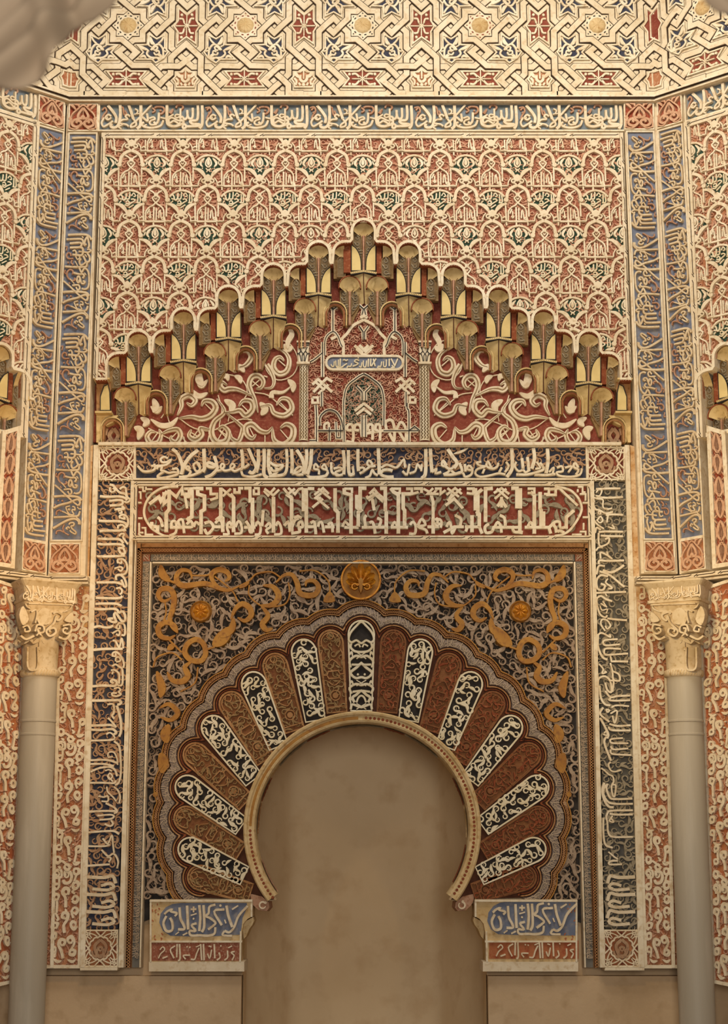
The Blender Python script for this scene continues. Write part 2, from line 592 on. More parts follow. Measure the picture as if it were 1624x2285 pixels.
def rect_ab(plane, x0, x1, y0, y1, h):
    """upright rectangle through the photo box's top corners and bottom edge"""
    p = plane.px([(x0, y0), (x1, y0), ((x0 + x1) / 2, y1)], h)
    return p[0, 0], p[1, 0], p[2, 1], (p[0, 1] + p[1, 1]) / 2


# trims of plain plaster on the main wall -------------------------------------------------
def trim(name, plane, x0, x1, y0, y1, h0, h1, material='plaster', bev=.006):
    a0, a1, b0, b1 = rect_ab(plane, x0, x1, y0, y1, h1)
    m = M(); m.box(a0, a1, b0, b1, h0, h1, bev)
    return tag(m.build(name, material), kind='structure')


a0, a1, b0, b1 = rect_ab(FRONT, 150, 1464, 214, 220, .05)
m = M(); m.box(a0, a1, b0, b1, -.1, .07, .006); tag(m.build('trim_1', 'plaster_pale'), kind='structure')
m = M(); m.box(a0, a1, b0 - .020, b0, -.1, .055, .003); tag(m.build('trim_2', 'plaster'), kind='structure')
m = M(); m.box(a0, a1, b0 - .004, b0 + .003, -.1, .071, .0); tag(m.build('trim_3', 'line_black'), kind='structure')
for nm, pl, s in (('left', LEFT, -1), ('right', RIGHT, 1)):
    for j, (d0, d1, hh, mt) in enumerate(((0, b1 - b0, .07, 'plaster_pale'), (-.020, 0, .055, 'plaster'), (-.004, .003, .071, 'line_black'))):
        m = M(); m.box(min(0, s * 3), max(0, s * 3), b0 + d0, b0 + d1, -.1, hh, .004)
        tag(m.build('trim_' + str(j + (4 if s < 0 else 7)), mt, plane=pl), kind='structure')
# masonry behind the carved panels, stepped back in layers (sides and top of the great niche field)
bt = FRONT.p1(800, 213, H_LAT)[1]
m = M(); m.box(A_L, A_R, bt, ZTOP, H_WALL, H_LAT); tag(m.build('wall_upper', 'plaster'), kind='structure')
for nm, pl, s in (('wall_upper_left', LEFT, -1), ('wall_upper_right', RIGHT, 1)):
    m = M(); m.box(min(0, s * 3), max(0, s * 3), bt, ZTOP, H_WALL, H_LAT); tag(m.build(nm, 'plaster', plane=pl), kind='structure')
# ================================================================== interlace frieze at the top
LC = np.array([738., 315.])
_p = FRONT.px([(1072, 54), (810, 54), (810, 214)], .045)
LPER = _p[0, 0] - _p[1, 0]; LKA = LPER / 1504; LKB = (_p[1, 1] - _p[2, 1]) / 925
LB0 = _p[1, 1]; LA0 = FRONT.p1(809, 54, .045)[0]


def lat_straps():
    A = [(752, 885), (560, 885), (560, 775), (302, 525), (77, 525), (-118, 350), (77, 185), (190, 185), (190, 85), (372, -97), (560, 80), (560, 285), (752, 460), (842, 535), (1062, 530), (1257, 710), (1052, 880), (964, 880)]
    B = [(-118, -350), (77, -185), (190, -185), (190, -85), (372, 97), (560, -80), (560, -285), (752, -460)]
    T = [(0, 884), (302, 884), (560, 630), (560, 420), (752, 245), (944, 420), (944, 630), (1202, 884), (1504, 884)]
    TU = [(560, -630), (560, -420), (752, -245), (944, -420), (944, -630)]
    return [np.array(q, float) for q in (A, [(-x, y) for x, y in A], B, [(-x, y) for x, y in B], T, TU)]


def lattice_weave(k0, k1):
    S = []
    for k in range(k0, k1 + 1):
        for q in lat_straps():
            r = q + np.array([1504 * k, 0]); S.append(np.stack([r[:, 0] * LKA, -r[:, 1] * LKB], 1))
    segs = [(i, j, s[j], s[j + 1]) for i, s in enumerate(S) for j in range(len(s) - 1)]
    X = {i: [] for i in range(len(S))}; pairs = []
    for x in range(len(segs)):
        i, j, p, p2 = segs[x]; r = p2 - p
        for y in range(x + 1, len(segs)):
            i2, j2, q, q2 = segs[y]
            if i2 == i and abs(j - j2) < 2 or abs(p[0] - q[0]) > .6: continue
            s = q2 - q; d = r[0] * s[1] - r[1] * s[0]
            if abs(d) < 1e-7: continue
            t = ((q[0] - p[0]) * s[1] - (q[1] - p[1]) * s[0]) / d; u = ((q[0] - p[0]) * r[1] - (q[1] - p[1]) * r[0]) / d
            if .01 < t < .99 and .01 < u < .99:
                c = len(pairs); pairs.append([i, i2, 0])
                X[i].append((j + t, c, 0)); X[i2].append((j2 + u, c, 1))
    lev = {}
    for i in X: X[i].sort()
    for i0 in range(len(S)):
        stack = [(i0, None)]
        while stack:
            i, _ = stack.pop()
            xs = X[i]
            known = [(n, lev[(c, sd)]) for n, (t, c, sd) in enumerate(xs) if (c, sd) in lev]
            if all((c, sd) in lev for t, c, sd in xs): continue
            n0, v0 = known[0] if known else (0, 1)
            for n, (t, c, sd) in enumerate(xs):
                if (c, sd) not in lev:
                    v = v0 * (-1) ** (n - n0); lev[(c, sd)] = v; lev[(c, 1 - sd)] = -v
                    stack.append((pairs[c][1 - sd] if pairs[c][0] != pairs[c][1] else i, None))
    out = []
    for i, s in enumerate(S):
        pts = [(j, s[j], None) for j in range(len(s))]
        for t, c, sd in X[i]:
            j = int(t); L = np.linalg.norm(s[j + 1] - s[j]); p = s[j] + (s[j + 1] - s[j]) * (t - j)
            e = .013 / L
            for dt in (-e, e):
                tt = min(max(t + dt, j + .02), j + .98)
                pts.append((tt, s[j] + (s[j + 1] - s[j]) * (tt - j), lev[(c, sd)]))
        pts.sort(key=lambda z: z[0])
        P = np.array([z[1] for z in pts]); ts = np.array([z[0] for z in pts])
        kn = [(z[0], z[2]) for z in pts if z[2] is not None]
        lv = np.interp(ts, [z[0] for z in kn], [z[1] for z in kn]) if kn else np.zeros(len(ts))
        out.append((P, lv))
    return out


def clip_runs(P, ext, lo, hi):
    """cut a polyline with extra per-point values to lo <= a <= hi"""
    runs = []; cur = []
    for k in range(len(P) - 1):
        p, q = P[k], P[k + 1]; dx = q[0] - p[0]
        t0, t1 = 0.0, 1.0
        if abs(dx) < 1e-9:
            if not lo <= p[0] <= hi: t0 = 2
        else:
            ta, tb = (lo - p[0]) / dx, (hi - p[0]) / dx
            t0, t1 = max(0, min(ta, tb)), min(1, max(ta, tb))
        if t0 < t1:
            a = (p + (q - p) * t0, ext[k] + (ext[k + 1] - ext[k]) * t0); b = (p + (q - p) * t1, ext[k] + (ext[k + 1] - ext[k]) * t1)
            if not cur: cur = [a]
            cur.append(b)
            if t1 < 1: runs.append(cur); cur = []
        elif cur: runs.append(cur); cur = []
    if cur: runs.append(cur)
    return [(np.array([c[0] for c in r]), np.array([c[1] for c in r])) for r in runs if len(r) > 1]


BLUE_CELL = '''22 1040 640 1080 590 1140 565 1190 620 1200 700 1190 745 1120 740 1040 735 990 690 1010 640 | 18 1060 640 1090 600 1125 605 1110 640 1080 645
18 1100 660 1140 650 1145 690 1100 700 1080 670 | ~40 1030 470 1050 540 1090 570 | ~36 1010 640 930 610 880 585 | 20 1200 470 1170 520 1130 560 | ~30 900 740 950 715 985 745
16 1060 770 1105 735 1150 770 | 16 1215 600 1195 640 1240 660 | ~34 1120 690 1160 710 1185 740 | 14 1050 600 1000 560 1010 460'''
RED_STAR = '''~62 1490 312 1490 190 | ~62 1490 338 1490 455 | ~60 1475 325 1348 325 | ~60 1505 325 1632 325 | *17 1425 180 | *17 1555 180 | *17 1425 472 | *17 1555 472
20 1395 230 1440 235 1460 290 | 20 1585 230 1540 235 1520 290 | 20 1395 420 1440 415 1460 360 | 20 1585 420 1540 415 1520 360 | 12 1460 295 1520 355 | 12 1520 295 1460 355'''
RED_BOW = '''~60 735 995 735 895 | ~60 735 1025 735 1095 | ~52 715 1010 600 1010 | ~52 755 1010 870 1010 | *17 570 950 | *17 895 950 | *17 572 1075 | *17 890 1075
22 600 950 650 945 695 985 | 22 870 950 820 945 775 985 | 22 600 1075 650 1080 695 1035 | 22 870 1075 820 1080 775 1035 | 12 700 975 770 1045 | 12 770 975 700 1045'''
RED_LOW = '''~84 1490 895 1490 1010 | 30 1447 960 1450 1020 1490 1048 1530 1020 1533 960 | *20 1490 1085 | ~40 1440 1000 1400 960 1390 930 | ~40 1540 1000 1580 960 1590 930
24 1370 1000 1400 1040 1390 1090 | 24 1610 1000 1580 1040 1590 1090 | 22 1430 1060 1450 1095 | 22 1550 1060 1530 1095'''
CELLS = [
    ('blue', [(1010, 430), (1110, 490), (1215, 440), (1215, 600), (1262, 660), (1205, 740), (1105, 800), (1050, 755), (865, 755), (945, 665), (865, 570), (1010, 565)], BLUE_CELL),
    ('red', [(1380, 90), (1490, 180), (1610, 90), (1610, 250), (1655, 325), (1610, 400), (1610, 550), (1490, 465), (1380, 550), (1380, 400), (1328, 325), (1380, 250)], RED_STAR),
    ('bow', [(490, 910), (690, 910), (735, 875), (780, 910), (985, 910), (905, 1005), (985, 1105), (490, 1105), (565, 1005)], RED_BOW),
    ('low', [(1380, 920), (1450, 920), (1490, 885), (1530, 920), (1600, 920), (1615, 980), (1645, 1012), (1615, 1050), (1600, 1112), (1380, 1112), (1368, 1050), (1338, 1012), (1368, 970)], RED_LOW)]


def clip_poly(P, lo, hi):
    for sgn, lim in ((1, lo), (-1, -hi)):
        out = []
        for k in range(len(P)):
            p, q = P[k], P[(k + 1) % len(P)]; dp, dq = sgn * p[0] - lim, sgn * q[0] - lim
            if dp >= 0: out.append(p)
            if dp * dq < 0: out.append(p + (q - p) * dp / (dp - dq))
        P = np.array(out)
        if len(P) < 3: return None
    return P


def interlace(plane, label, lo, hi, off, k0, k1, ab):
    """off: shift of the tile centre along the wall"""
    T = Thing('interlace_frieze', label, 'frieze', plane, ab, 'interlace friezes round the top of the walls')
    hb = .0325
    sw = 80 * LKA
    def mv(P): return P + np.array([off, LB0])
    for P, lv in lattice_weave(k0, k1):
        for Q, l in clip_runs(mv(P), lv, lo, hi):
            m = M(); m.ribbon(Q, sw, H_LAT, hb + l * .005, .10, straight=True); s = T.part(m, 'strap', 'plaster')
            m = M(); m.ribbon(Q, sw + .009, H_LAT - .001, hb + l * .005 - .004, .05, straight=True); T.part(m, 'strap_groove', 'line_black', s)
    cb = H_LAT + .004
    for k in range(k0, k1 + 1):
        for kind, poly, strk in CELLS:
            flips = [(1, 1), (-1, 1), (1, -1), (-1, -1)] if kind == 'blue' else [(1, 1)]
            for fx, fy in flips:
                def mp(P, fx=fx, fy=fy):
                    P = np.asarray(P, float) - LC
                    return np.stack([(P[:, 0] * fx + 1504 * k) * LKA + off, -P[:, 1] * fy * LKB + LB0], 1)
                P = clip_poly(mp(poly), lo, hi)
                if P is None: continue
                m = M(); m.poly(P, H_LAT, cb)
                col = 'navy' if kind == 'blue' else 'red_deep' if kind != 'low' else 'red_light'
                o = T.part(m, 'star_panel', col, label='navy blue star panel' if kind == 'blue' else 'deep red star panel')
                c = P.mean(0)
                full = len(P) == len(poly) and lo < P[:, 0].min() and P[:, 0].max() < hi
                m = M(); m.ribbon(P, .011, H_LAT, cb + .010, .2, closed=True, straight=True)
                if full:
                    draw(m, strk, mp, LKA * 1.3, H_LAT, cb + .010, 4)
                T.part(m, 'star_relief', 'plaster_pale', o)
        # rosette: star plate, dark dashes, gored shell
        c = np.array([k * LPER + off, LB0])
        if lo < c[0] - .05 and c[0] + .05 < hi:
            m = M()
            for q in range(2):
                t = np.arange(4) * math.pi / 2 + math.pi / 4 * (1 + q)
                m.poly(c + np.stack([np.cos(t), np.sin(t)], 1) * 205 * LKA, H_LAT, cb + .006 + q * .0006)
            o = T.part(m, 'rosette_plate', 'plaster_pale')
            m = M()
            for q in range(24):
                t = q * math.pi / 12; r = (135 if q % 2 else 128) * LKA; w = .05
                if q % 2: m.ribbon(c + np.stack([np.cos([t - .1, t + .1]), np.sin([t - .1, t + .1])], 1) * r, 15 * LKA, cb, cb + .0085, .1)
                if q % 3 == 0: m.disc(c + np.array([math.cos(t), math.sin(t)]) * 168 * LKA, 15 * LKA, cb, cb + .0085, 3)
            T.part(m, 'rosette_dash', 'red_deep' if k % 2 else 'ink', o)
            m = M(); G = np.zeros((65, 7, 3))
            for i in range(65):
                t = i / 64 * 2 * math.pi; sc = abs(math.cos(t * 6)) ** .6
                for j in range(7):
                    f = j / 6; r = 108 * LKA * f * (1 - .06 * (1 - sc) * f)
                    G[i, j] = (c[0] + r * math.cos(t), c[1] + r * math.sin(t), cb + .008 + .020 * math.sqrt(max(0, 1 - f * f)) - .007 * (1 - sc) * math.sin(math.pi * f))
            m.grid(G); T.part(m, 'shell', 'plaster_warm', o, sm=True)
    return T


FB = LB0 - 925 * LKB
LO = LA0 - 2.5 * LPER; HI = LA0 + 2.5 * LPER
interlace(FRONT, 'long interlace frieze of woven plaster straps over the middle wall', LO, HI, LA0, -3, 3, (LA0, FB))
interlace(LEFT, 'interlace frieze on the left side wall, half hidden by the pale cloth', -1.35 * LPER, 0, -2.5 * LPER, 1, 3, (-.4, FB))
interlace(RIGHT, 'short interlace frieze on the right side wall, honey coloured in the lamp light', 0, 1.35 * LPER, 2.5 * LPER, -3, -1, (.4, FB))

# ================================================================== the repeated praise inscription
FRIEZE = '''44 1455 118 1462 250 1460 400 1425 465 | 40 1395 112 1400 250 1385 335 1310 345 1292 362 1330 392 1420 400 1400 425 1250 432
36 1325 155 1325 290 1290 318 1258 280 1250 190 | 36 1250 190 1250 290 1215 325 1185 290 1155 300 1165 335 1200 355 1190 440 1215 460 1240 430 1215 400 1170 390
30 1155 165 1155 320 | 24 1150 260 1100 252 1080 282 1110 302 1150 282 | 30 1190 350 1120 342 1040 302 995 330 1010 382 1065 350 1130 390
44 965 112 970 350 1000 412 1080 432 1180 402 | 36 855 225 850 340 820 388 785 365 | 26 880 300 960 312 1060 255 | 28 720 312 780 292 802 322 750 342 728 380 760 408 830 400
34 690 240 702 350 645 310 620 290 | 34 920 340 880 420 760 452 650 432 620 392 652 370 | 30 752 108 640 240 540 352 480 402 470 442 532 425 542 380 500 320
44 430 112 465 210 500 320 | 46 600 110 602 300 598 420 555 468 | 28 455 282 420 255 388 282 420 322 350 332 310 380 400 400 440 430 | *16 405 300
44 310 112 318 250 300 400 245 452 190 432 200 392 | 44 140 118 220 220 262 300 255 380 | 30 192 280 150 258 112 300 150 332 195 302 | 30 95 300 60 372 88 432 150 402 220 352 | *14 140 300 | *14 200 355
22 540 250 560 200 520 170 | 18 510 250 580 240 | 22 360 400 300 440 340 470 | 20 690 400 640 430 | 22 1120 400 1160 370'''
FRIEZE_T = '''26 60 185 100 150 122 200 85 258 60 325 | 26 380 190 400 235 370 250 350 150 330 140 | 28 1090 150 1112 108 1162 108 1190 142 1160 182 | 30 790 150 830 130 910 140 930 190 900 230 870 240 | *18 875 190 | 24 760 150 800 190 760 220 | 24 1020 240 1050 170 1000 230 | 24 1500 150 1560 140 1580 200 1540 230'''
fz = parse(FRIEZE); fzt = parse(FRIEZE_T)
FU0, FU1, FV0, FV1 = 35, 1495, 92, 480


def text_band(T, plane, org, ex, ez, L, hgt, reps, h0, h1, mat1, mat2, name='lettering', strokes=None, ts=None, box=None, n=3, wk=1.0, ground=None):
    """repeat the phrase along ex from org; ez is 'up' for the letters"""
    strokes = strokes or fz; ts = fzt if ts is None else ts
    u0, u1, v0, v1 = box or (FU0, FU1, FV0, FV1)
    org = np.array(org); ex = np.array(ex); ez = np.array(ez)
    s = L / reps
    for k in range(reps):
        def mp(P):
            u = (P[:, :1] - u0) / (u1 - u0); v = (v1 - P[:, 1:2]) / (v1 - v0)
            return org + ex * (k + u) * s + ez * v * hgt
        ws = hgt / (v1 - v0) * wk
        m = M(); draw(m, strokes, mp, ws, h0, h1, n); o = T.part(m, name, mat1)
        if ts:
            m = M(); draw(m, ts, mp, ws, h0, h0 + (h1 - h0) * .75, n); T.part(m, 'tendril', mat2, o, kind='stuff')


def panel(T, name, a0, a1, b0, b1, h0, h1, ground, fw=0, fh=0, fmat='plaster_pale', label=None):
    m = M(); m.box(a0, a1, b0, b1, h0, h1); g = T.part(m, name, ground, label=label)
    if fw:
        m = M(); m.frame(a0 - fw, a1 + fw, b0 - fw, b1 + fw, fw, h0, fh); T.part(m, 'border', fmat)
    return g


GRP_FR = 'praise inscription friezes under the interlace'
a0, a1, b0, b1 = rect_ab(FRONT, 224, 1390, 231, 289, .02)
FRZ = (a0, a1, b0, b1)
T = Thing('inscription_frieze', 'long blue-grey inscription frieze across the top of the middle wall', 'frieze', FRONT, ((a0 + a1) / 2, b0), GRP_FR)
panel(T, 'ground', a0, a1, b0, b1, -.17, .0, 'blue_grey', .012, .022)
text_band(T, FRONT, (a0, b0), (1, 0), (0, 1), a1 - a0, b1 - b0, 5, .0, .018, 'plaster', 'rose', n=4)
_u = (a1 - a0) / 5
for pl, s, lab in ((LEFT, -1, 'blue-grey inscription frieze on the left side wall beside the cloth'), (RIGHT, 1, 'blue-grey inscription frieze on the right side wall under the lamp glow')):
    d0 = .212
    T = Thing('inscription_frieze', lab, 'frieze', pl, (s * (d0 + _u), b0), GRP_FR)
    x0, x1 = sorted((s * d0, s * (d0 + 2 * _u)))
    panel(T, 'ground', x0, x1, b0, b1, -.17, 0, 'blue_grey', .012, .022)
    text_band(T, pl, (x0, b0), (1, 0), (0, 1), x1 - x0, b1 - b0, 2, 0, .018, 'plaster', 'rose')

# ================================================================== corner piers: inscription bands and palmette tiles
TILE = '''16 700 455 700 400 722 310 780 252 845 205 910 252 968 310 988 400 988 455 | 24 845 232 800 290 790 332 822 348 845 318 868 348 900 332 890 290 845 232
26 845 345 790 352 740 372 728 412 770 437 818 422 826 386 790 374 772 396 | 26 845 345 900 352 950 372 962 412 920 437 872 422 864 386 900 374 918 396
12 700 448 770 462 820 425 900 350 | 12 988 448 920 462 870 425 790 350 | ~26 700 200 735 215 765 255 | ~26 985 200 955 215 925 255 | ~22 745 195 790 200 800 230 | ~22 940 195 900 200 890 230
14 700 330 720 350 705 390 | 14 985 330 968 350 983 390 | *12 700 345 | *12 985 345 | *12 780 452 | *12 905 452 | ~30 845 250 845 330'''
tile_s = parse(TILE)
COLU = '''40 170 140 430 130 600 140 680 190 715 250 | 38 135 235 400 225 500 240 530 320 555 365 600 340 | 36 545 350 570 260 620 182 642 260 662 370 642 440 | 24 500 180 530 210
40 215 325 440 310 490 350 465 400 430 412 220 420 | 40 430 410 505 430 522 480 515 560 470 592 360 582 280 575 | 30 420 500 520 512 640 522 702 486 660 456 620 470
26 280 500 340 480 365 540 360 620 400 682 450 640 430 602 380 590 | 38 620 540 672 620 672 710 600 732 550 640 530 600 | 34 480 660 440 722 470 802 540 782 590 735 | 24 565 565 610 622
38 110 830 300 842 560 842 612 812 615 760 | 20 340 710 400 820 | 34 440 860 490 962 540 890 592 880 652 960 668 1150 642 1290 560 1327 505 1310 | 36 310 970 430 1000 520 1000 557 1040 520 1090
34 430 1150 462 1120 440 1050 402 1060 388 1150 430 1182 462 1110 490 1190 550 1202 572 1160 520 1150 | 22 230 1100 330 1210 | 30 280 1240 400 1232 442 1250 452 1310 410 1342 370 1280
32 85 1150 200 1240 300 1330 400 1420 520 1520 605 1575 | 42 70 1385 300 1372 520 1385 622 1410 672 1470 | 38 65 1622 200 1560 400 1512 520 1462 602 1450 642 1510 610 1575
26 330 1600 350 1662 400 1742 480 1762 502 1740 470 1690 480 1652 532 1662 520 1602 470 1590 | 22 330 1600 420 1580 | *26 400 1655 | 36 70 1812 300 1802 500 1792 600 1780 642 1690 | 24 250 1690 330 1722 420 1780
42 55 2038 250 1930 400 1862 530 1842 612 1890 622 1960 | 22 560 1812 642 1880 645 1965 | 30 400 1960 440 1922 512 1932 500 1982 450 1992 470 2042 552 2112 540 2152 470 2122 420 2080 | 26 420 2042 390 2010 342 2042 382 2062
22 580 1600 620 1640 665 1640 | 22 560 970 600 1020'''
COLT = '''28 240 600 230 540 170 532 140 590 180 652 300 652 | 30 270 690 250 742 300 792 | 30 280 1000 290 922 220 892 158 950 162 1042 230 1112 300 1132 350 1102 320 1078 | 26 120 1760 130 1690 190 1662 240 1692
24 300 1960 270 2042 310 2122 400 2172 | 24 120 2152 140 2092 220 2082 300 2122 | *18 180 740 | *18 160 1462 | *20 250 1470 | 20 110 400 150 390 130 480 | 22 120 900 100 960 140 990 | 20 200 1170 230 1210 | 22 90 1540 110 1590'''
cs, ct = parse(COLU), parse(COLT)


def col_uv(P):
    y = P[:, 1]; s = .0325 * (y - 70)
    return np.stack([(P[:, 0] - (105 - s)) / 628, (y - 75) / 2155], 1)


GRP_B = 'blue praise inscription bands up the corner piers'
GRP_T = 'red palmette tiles of the corner piers'


def pier(plane, quad, flip, reps, lab, tiles, tlabs, slab, h=H_PIER):
    """one face of a corner pier: slab, vertical band, tile above and tile below"""
    hb = h - .012
    Q = plane.px(quad, h)
    T = Thing('inscription_band', lab, 'inscription band', plane, (Q[:, 0].mean(), Q[2:, 1].mean()), GRP_B)
    m = M(); m.poly(Q, -.17, hb); T.part(m, 'ground', 'blue_ground')
    m = M()
    m.ribbon(Q, .011, -.17, h + .002, .2, closed=True, straight=True); T.part(m, 'border', 'plaster_pale')
    W = (np.linalg.norm(Q[1] - Q[0]) + np.linalg.norm(Q[2] - Q[3])) / 2
    f = bil(plane, quad, h)
    for k in range(reps):
        def mp(P):
            uv = col_uv(P)
            u = .025 + .95 * np.clip(uv[:, 0], -.01, 1.01); v = uv[:, 1]
            if flip: u = 1 - u; v = 1 - v
            return f(np.stack([u, .006 + .988 * (k + v) / reps], 1))
        m = M(); draw(m, cs, mp, W / 500, hb, h + .006, 3); o = T.part(m, 'lettering', 'plaster_aged')
        m = M(); draw(m, ct, mp, W / 500, hb, h + .002, 3); T.part(m, 'tendril', 'rose', o, kind='stuff')
    for q, tl in zip(tiles, tlabs):
        R = plane.px(q, h)
        T = Thing('palmette_tile', tl, 'tile', plane, (R[:, 0].mean(), R[:, 1].min()), GRP_T)
        m = M(); m.poly(R, -.17, hb); T.part(m, 'ground', 'tile_red' if R[:, 1].min() > 4 else 'red_light')
        m = M(); m.ribbon(R, .010, -.17, h + .002, .2, closed=True, straight=True); T.part(m, 'border', 'plaster_pale')
        g = bil(plane, q, h)
        m = M(); draw(m, tile_s, lambda P: g(np.stack([(P[:, 0] - 690) / 310, (P[:, 1] - 185) / 285], 1)), np.linalg.norm(R[1] - R[0]) / 255, hb, h + .006, 4)
        T.part(m, 'palmette', 'tile_cream')
    S = plane.px(slab, h - .017)
    m = M(); m.poly(S, -.18, h - .017, .008, bottom=True)
    return tag(m.build('trim_corner_pier', 'plaster', plane=plane), kind='structure')


pier(FRONT, [(154, 297), (216, 297), (182, 1206), (114, 1206)], False, 4, 'blue vertical inscription band left of the diamond-pattern wall, facing forward',
     [[(155, 232), (218, 232), (216, 291), (153, 291)], [(113, 1213), (178, 1213), (177, 1279), (110, 1279)]],
     ['red palmette tile at the top of the left corner pier, facing forward', 'faded red palmette tile above the left column, facing forward'], [(148, 226), (222, 226), (192, 1287), (104, 1287)])
pier(FRONT, [(1398, 293), (1458, 293), (1501, 1203), (1437, 1203)], True, 4, 'blue vertical inscription band right of the diamond-pattern wall, facing forward',
     [[(1393, 230), (1457, 230), (1458, 288), (1394, 288)], [(1438, 1208), (1503, 1208), (1506, 1275), (1439, 1275)]],
     ['red palmette tile at the top of the right corner pier, facing forward', 'faded red palmette tile above the right column, facing forward'], [(1389, 226), (1466, 226), (1514, 1282), (1428, 1282)])
pier(LEFT, [(86, 279), (142, 295), (103, 1210), (52, 1201)], True, 4, 'blue inscription band on the side face of the left corner pier',
     [[(88, 212), (143, 228), (142, 290), (86, 272)], [(52, 1204), (102, 1213), (101, 1280), (50, 1270)]],
     ['red palmette tile topmost on the side face of the left pier', 'faded red palmette tile low on the side face of the left pier'], [(82, 205), (149, 226), (106, 1287), (46, 1276)])
pier(RIGHT, [(1468, 292), (1521, 277), (1570, 1195), (1517, 1204)], False, 4, 'blue inscription band on the side face of the right corner pier',
     [[(1466, 228), (1519, 212), (1521, 270), (1468, 286)], [(1518, 1207), (1570, 1198), (1573, 1268), (1520, 1277)]],
     ['red palmette tile topmost on the side face of the right pier', 'faded red palmette tile low on the side face of the right pier'], [(1463, 226), (1525, 205), (1578, 1273), (1514, 1284)])
# ================================================================== diamond-net (sebka) wall and the muqarnas gable
MXK = 811.0; MDX = 100.5; MY0 = 490.0; MDY = 49.6


def muq_outline_px(kmax=5, edge=214):
    """left half of the stepped upper edge of the gable, from the axis outwards (photo pixels)"""
    P = []
    for k in range(kmax + 1):
        x, y = MXK - MDX * k, MY0 + MDY * k
        if k > 0: P.append((x + 26, y + 44))
        P += [tuple(q) for q in arc(x, y + 26, 26, 0 if k else -90, -180, 11 if k else 6)]
        P += [(x - 26, y + 45), (x - 30, y + 50), (x - 42, y + 50)]
        if k < kmax:
            P += [tuple(q) for q in arc(x - 42, y + 76, 26, -90, -165, 6)]
            P += [(x - 69, y + 98), (x - 73, y + 98)]
        else:
            P += [tuple(q) for q in arc(x - 44, y + 77, 27, -90, -175, 6)]
            P += [(x - 71, y + 108), (edge, y + 108)]
    return np.array(P)


_hl = muq_outline_px()
_hr = _hl.copy(); _hr[:, 0] = 2 * MXK - _hr[:, 0]
MUQ_PX = np.vstack([_hl[::-1], _hr[1:]])                      # left foot -> apex -> right foot
MUQ = FRONT.px(MUQ_PX, .01)
# cells of the net, traced once in the frame of one arch (apex at 590, 420)
SX, SY = 590., 420.
_q = FRONT.px([(809, 335.6), (809 + 114.6, 335.6), (809, 335.6 + 78.8 * 3)], .015)
S_PER = _q[1, 0] - _q[0, 0]; S_PIT = (_q[0, 1] - _q[2, 1]) / 3
S_KA = S_PER / 1290; S_KB = S_PIT / 880
S_A0, S_B0 = _q[0]


def mir(txt, ax):
    out = []
    for t in txt.replace('\n', '|').split('|'):
        t = t.strip()
        if not t: continue
        i = 0
        while t[i] in '-><~o*#^': i += 1
        v = t[i:].split(); w = v[0]; c = [float(x) for x in v[1:]]
        c[0::2] = [2 * ax - x for x in c[0::2]]
        out.append(t[:i] + w + ' ' + ' '.join('%g' % x for x in c))
    return '|'.join(out)


_arch_h = '''74 595 425 700 467 800 540 850 640 862 745 | *64 882 788 | 34 600 420 660 370 722 350 742 302 700 272 652 290 650 330 692 340
30 830 440 815 330 750 240 | 26 842 440 900 430 985 440'''
S_ARCH = parse(_arch_h + '|' + mir(_arch_h, 590) + '|#1 500 270 520 200 590 150 660 200 690 270 650 302 590 332 530 302')
_fan_h = '46 930 705 1010 630 1100 575 1240 545 | #1 890 868 1010 880 1100 925 1160 1010 1185 1120 1150 1142 1120 1080 1040 1000 960 935 880 910'
S_FAN = parse(_fan_h + '|' + mir(_fan_h, 1240))
S_GREEN = parse('#1 925 725 1060 612 1240 560 1420 612 1555 725 1550 855 1400 890 1310 1000 1240 1080 1170 1000 1080 890 930 855')
S_WORD = parse('''34 1010 660 1042 700 1052 760 1090 792 1132 740 1142 620 | 30 1142 760 1202 760 1222 700 1226 585 | 26 985 740 1000 762 1062 772 | 28 1130 832 1182 802 1222 852 1172 882 1130 860
28 1260 772 1322 762 1362 802 1302 842 1242 882 1182 930 1110 905 | 30 1430 640 1430 845 | 30 1480 660 1490 842 1400 852 | 26 1270 682 1320 610 1372 680 1320 702 | 28 1210 985 1330 905 | 24 970 852 1022 802''')
_pal_h = '34 1240 598 1180 690 1172 782 1240 850 | ~62 1140 615 1075 680 1040 760 1100 840 | 24 1180 870 1240 930 1300 872 | 22 1200 965 1240 900 1285 965 | ~30 1000 690 980 750 960 800 | *16 1090 870'
S_PAL = parse(_pal_h + '|' + mir(_pal_h, 1240) + '|#1 1240 630 1200 740 1240 800 1280 740')
S_KUF = parse('''40 165 1315 995 1315 | 38 545 955 545 1405 | 32 610 985 610 1285 | 36 280 820 288 1100 300 1420 | 36 860 815 860 1195 | 34 345 1295 350 1082 400 1002 450 952 520 922 560 882 590 852 620 882 680 922 740 962 790 1042 800 1182 800 1300
34 442 1010 402 1082 390 1125 | 30 420 1215 450 1182 482 1210 440 1235 | 30 700 1022 722 1122 742 1252 802 1262 | 32 200 1232 262 1202 302 1250 | 30 740 1222 822 1232 832 1420 | 34 435 540 548 612 552 690 502 730 542 802 590 852 | 34 745 540 632 612 628 690 678 730 638 802 590 852
26 590 600 590 700 | 24 560 735 590 770 620 735 | 30 450 1060 470 1240 | 30 680 1050 670 1240''')


def cellmap(a, b):
    def f(P):
        P = np.asarray(P, float)
        return np.stack([a + (P[:, 0] - SX) * S_KA, b - (P[:, 1] - SY) * S_KB], 1)
    return f


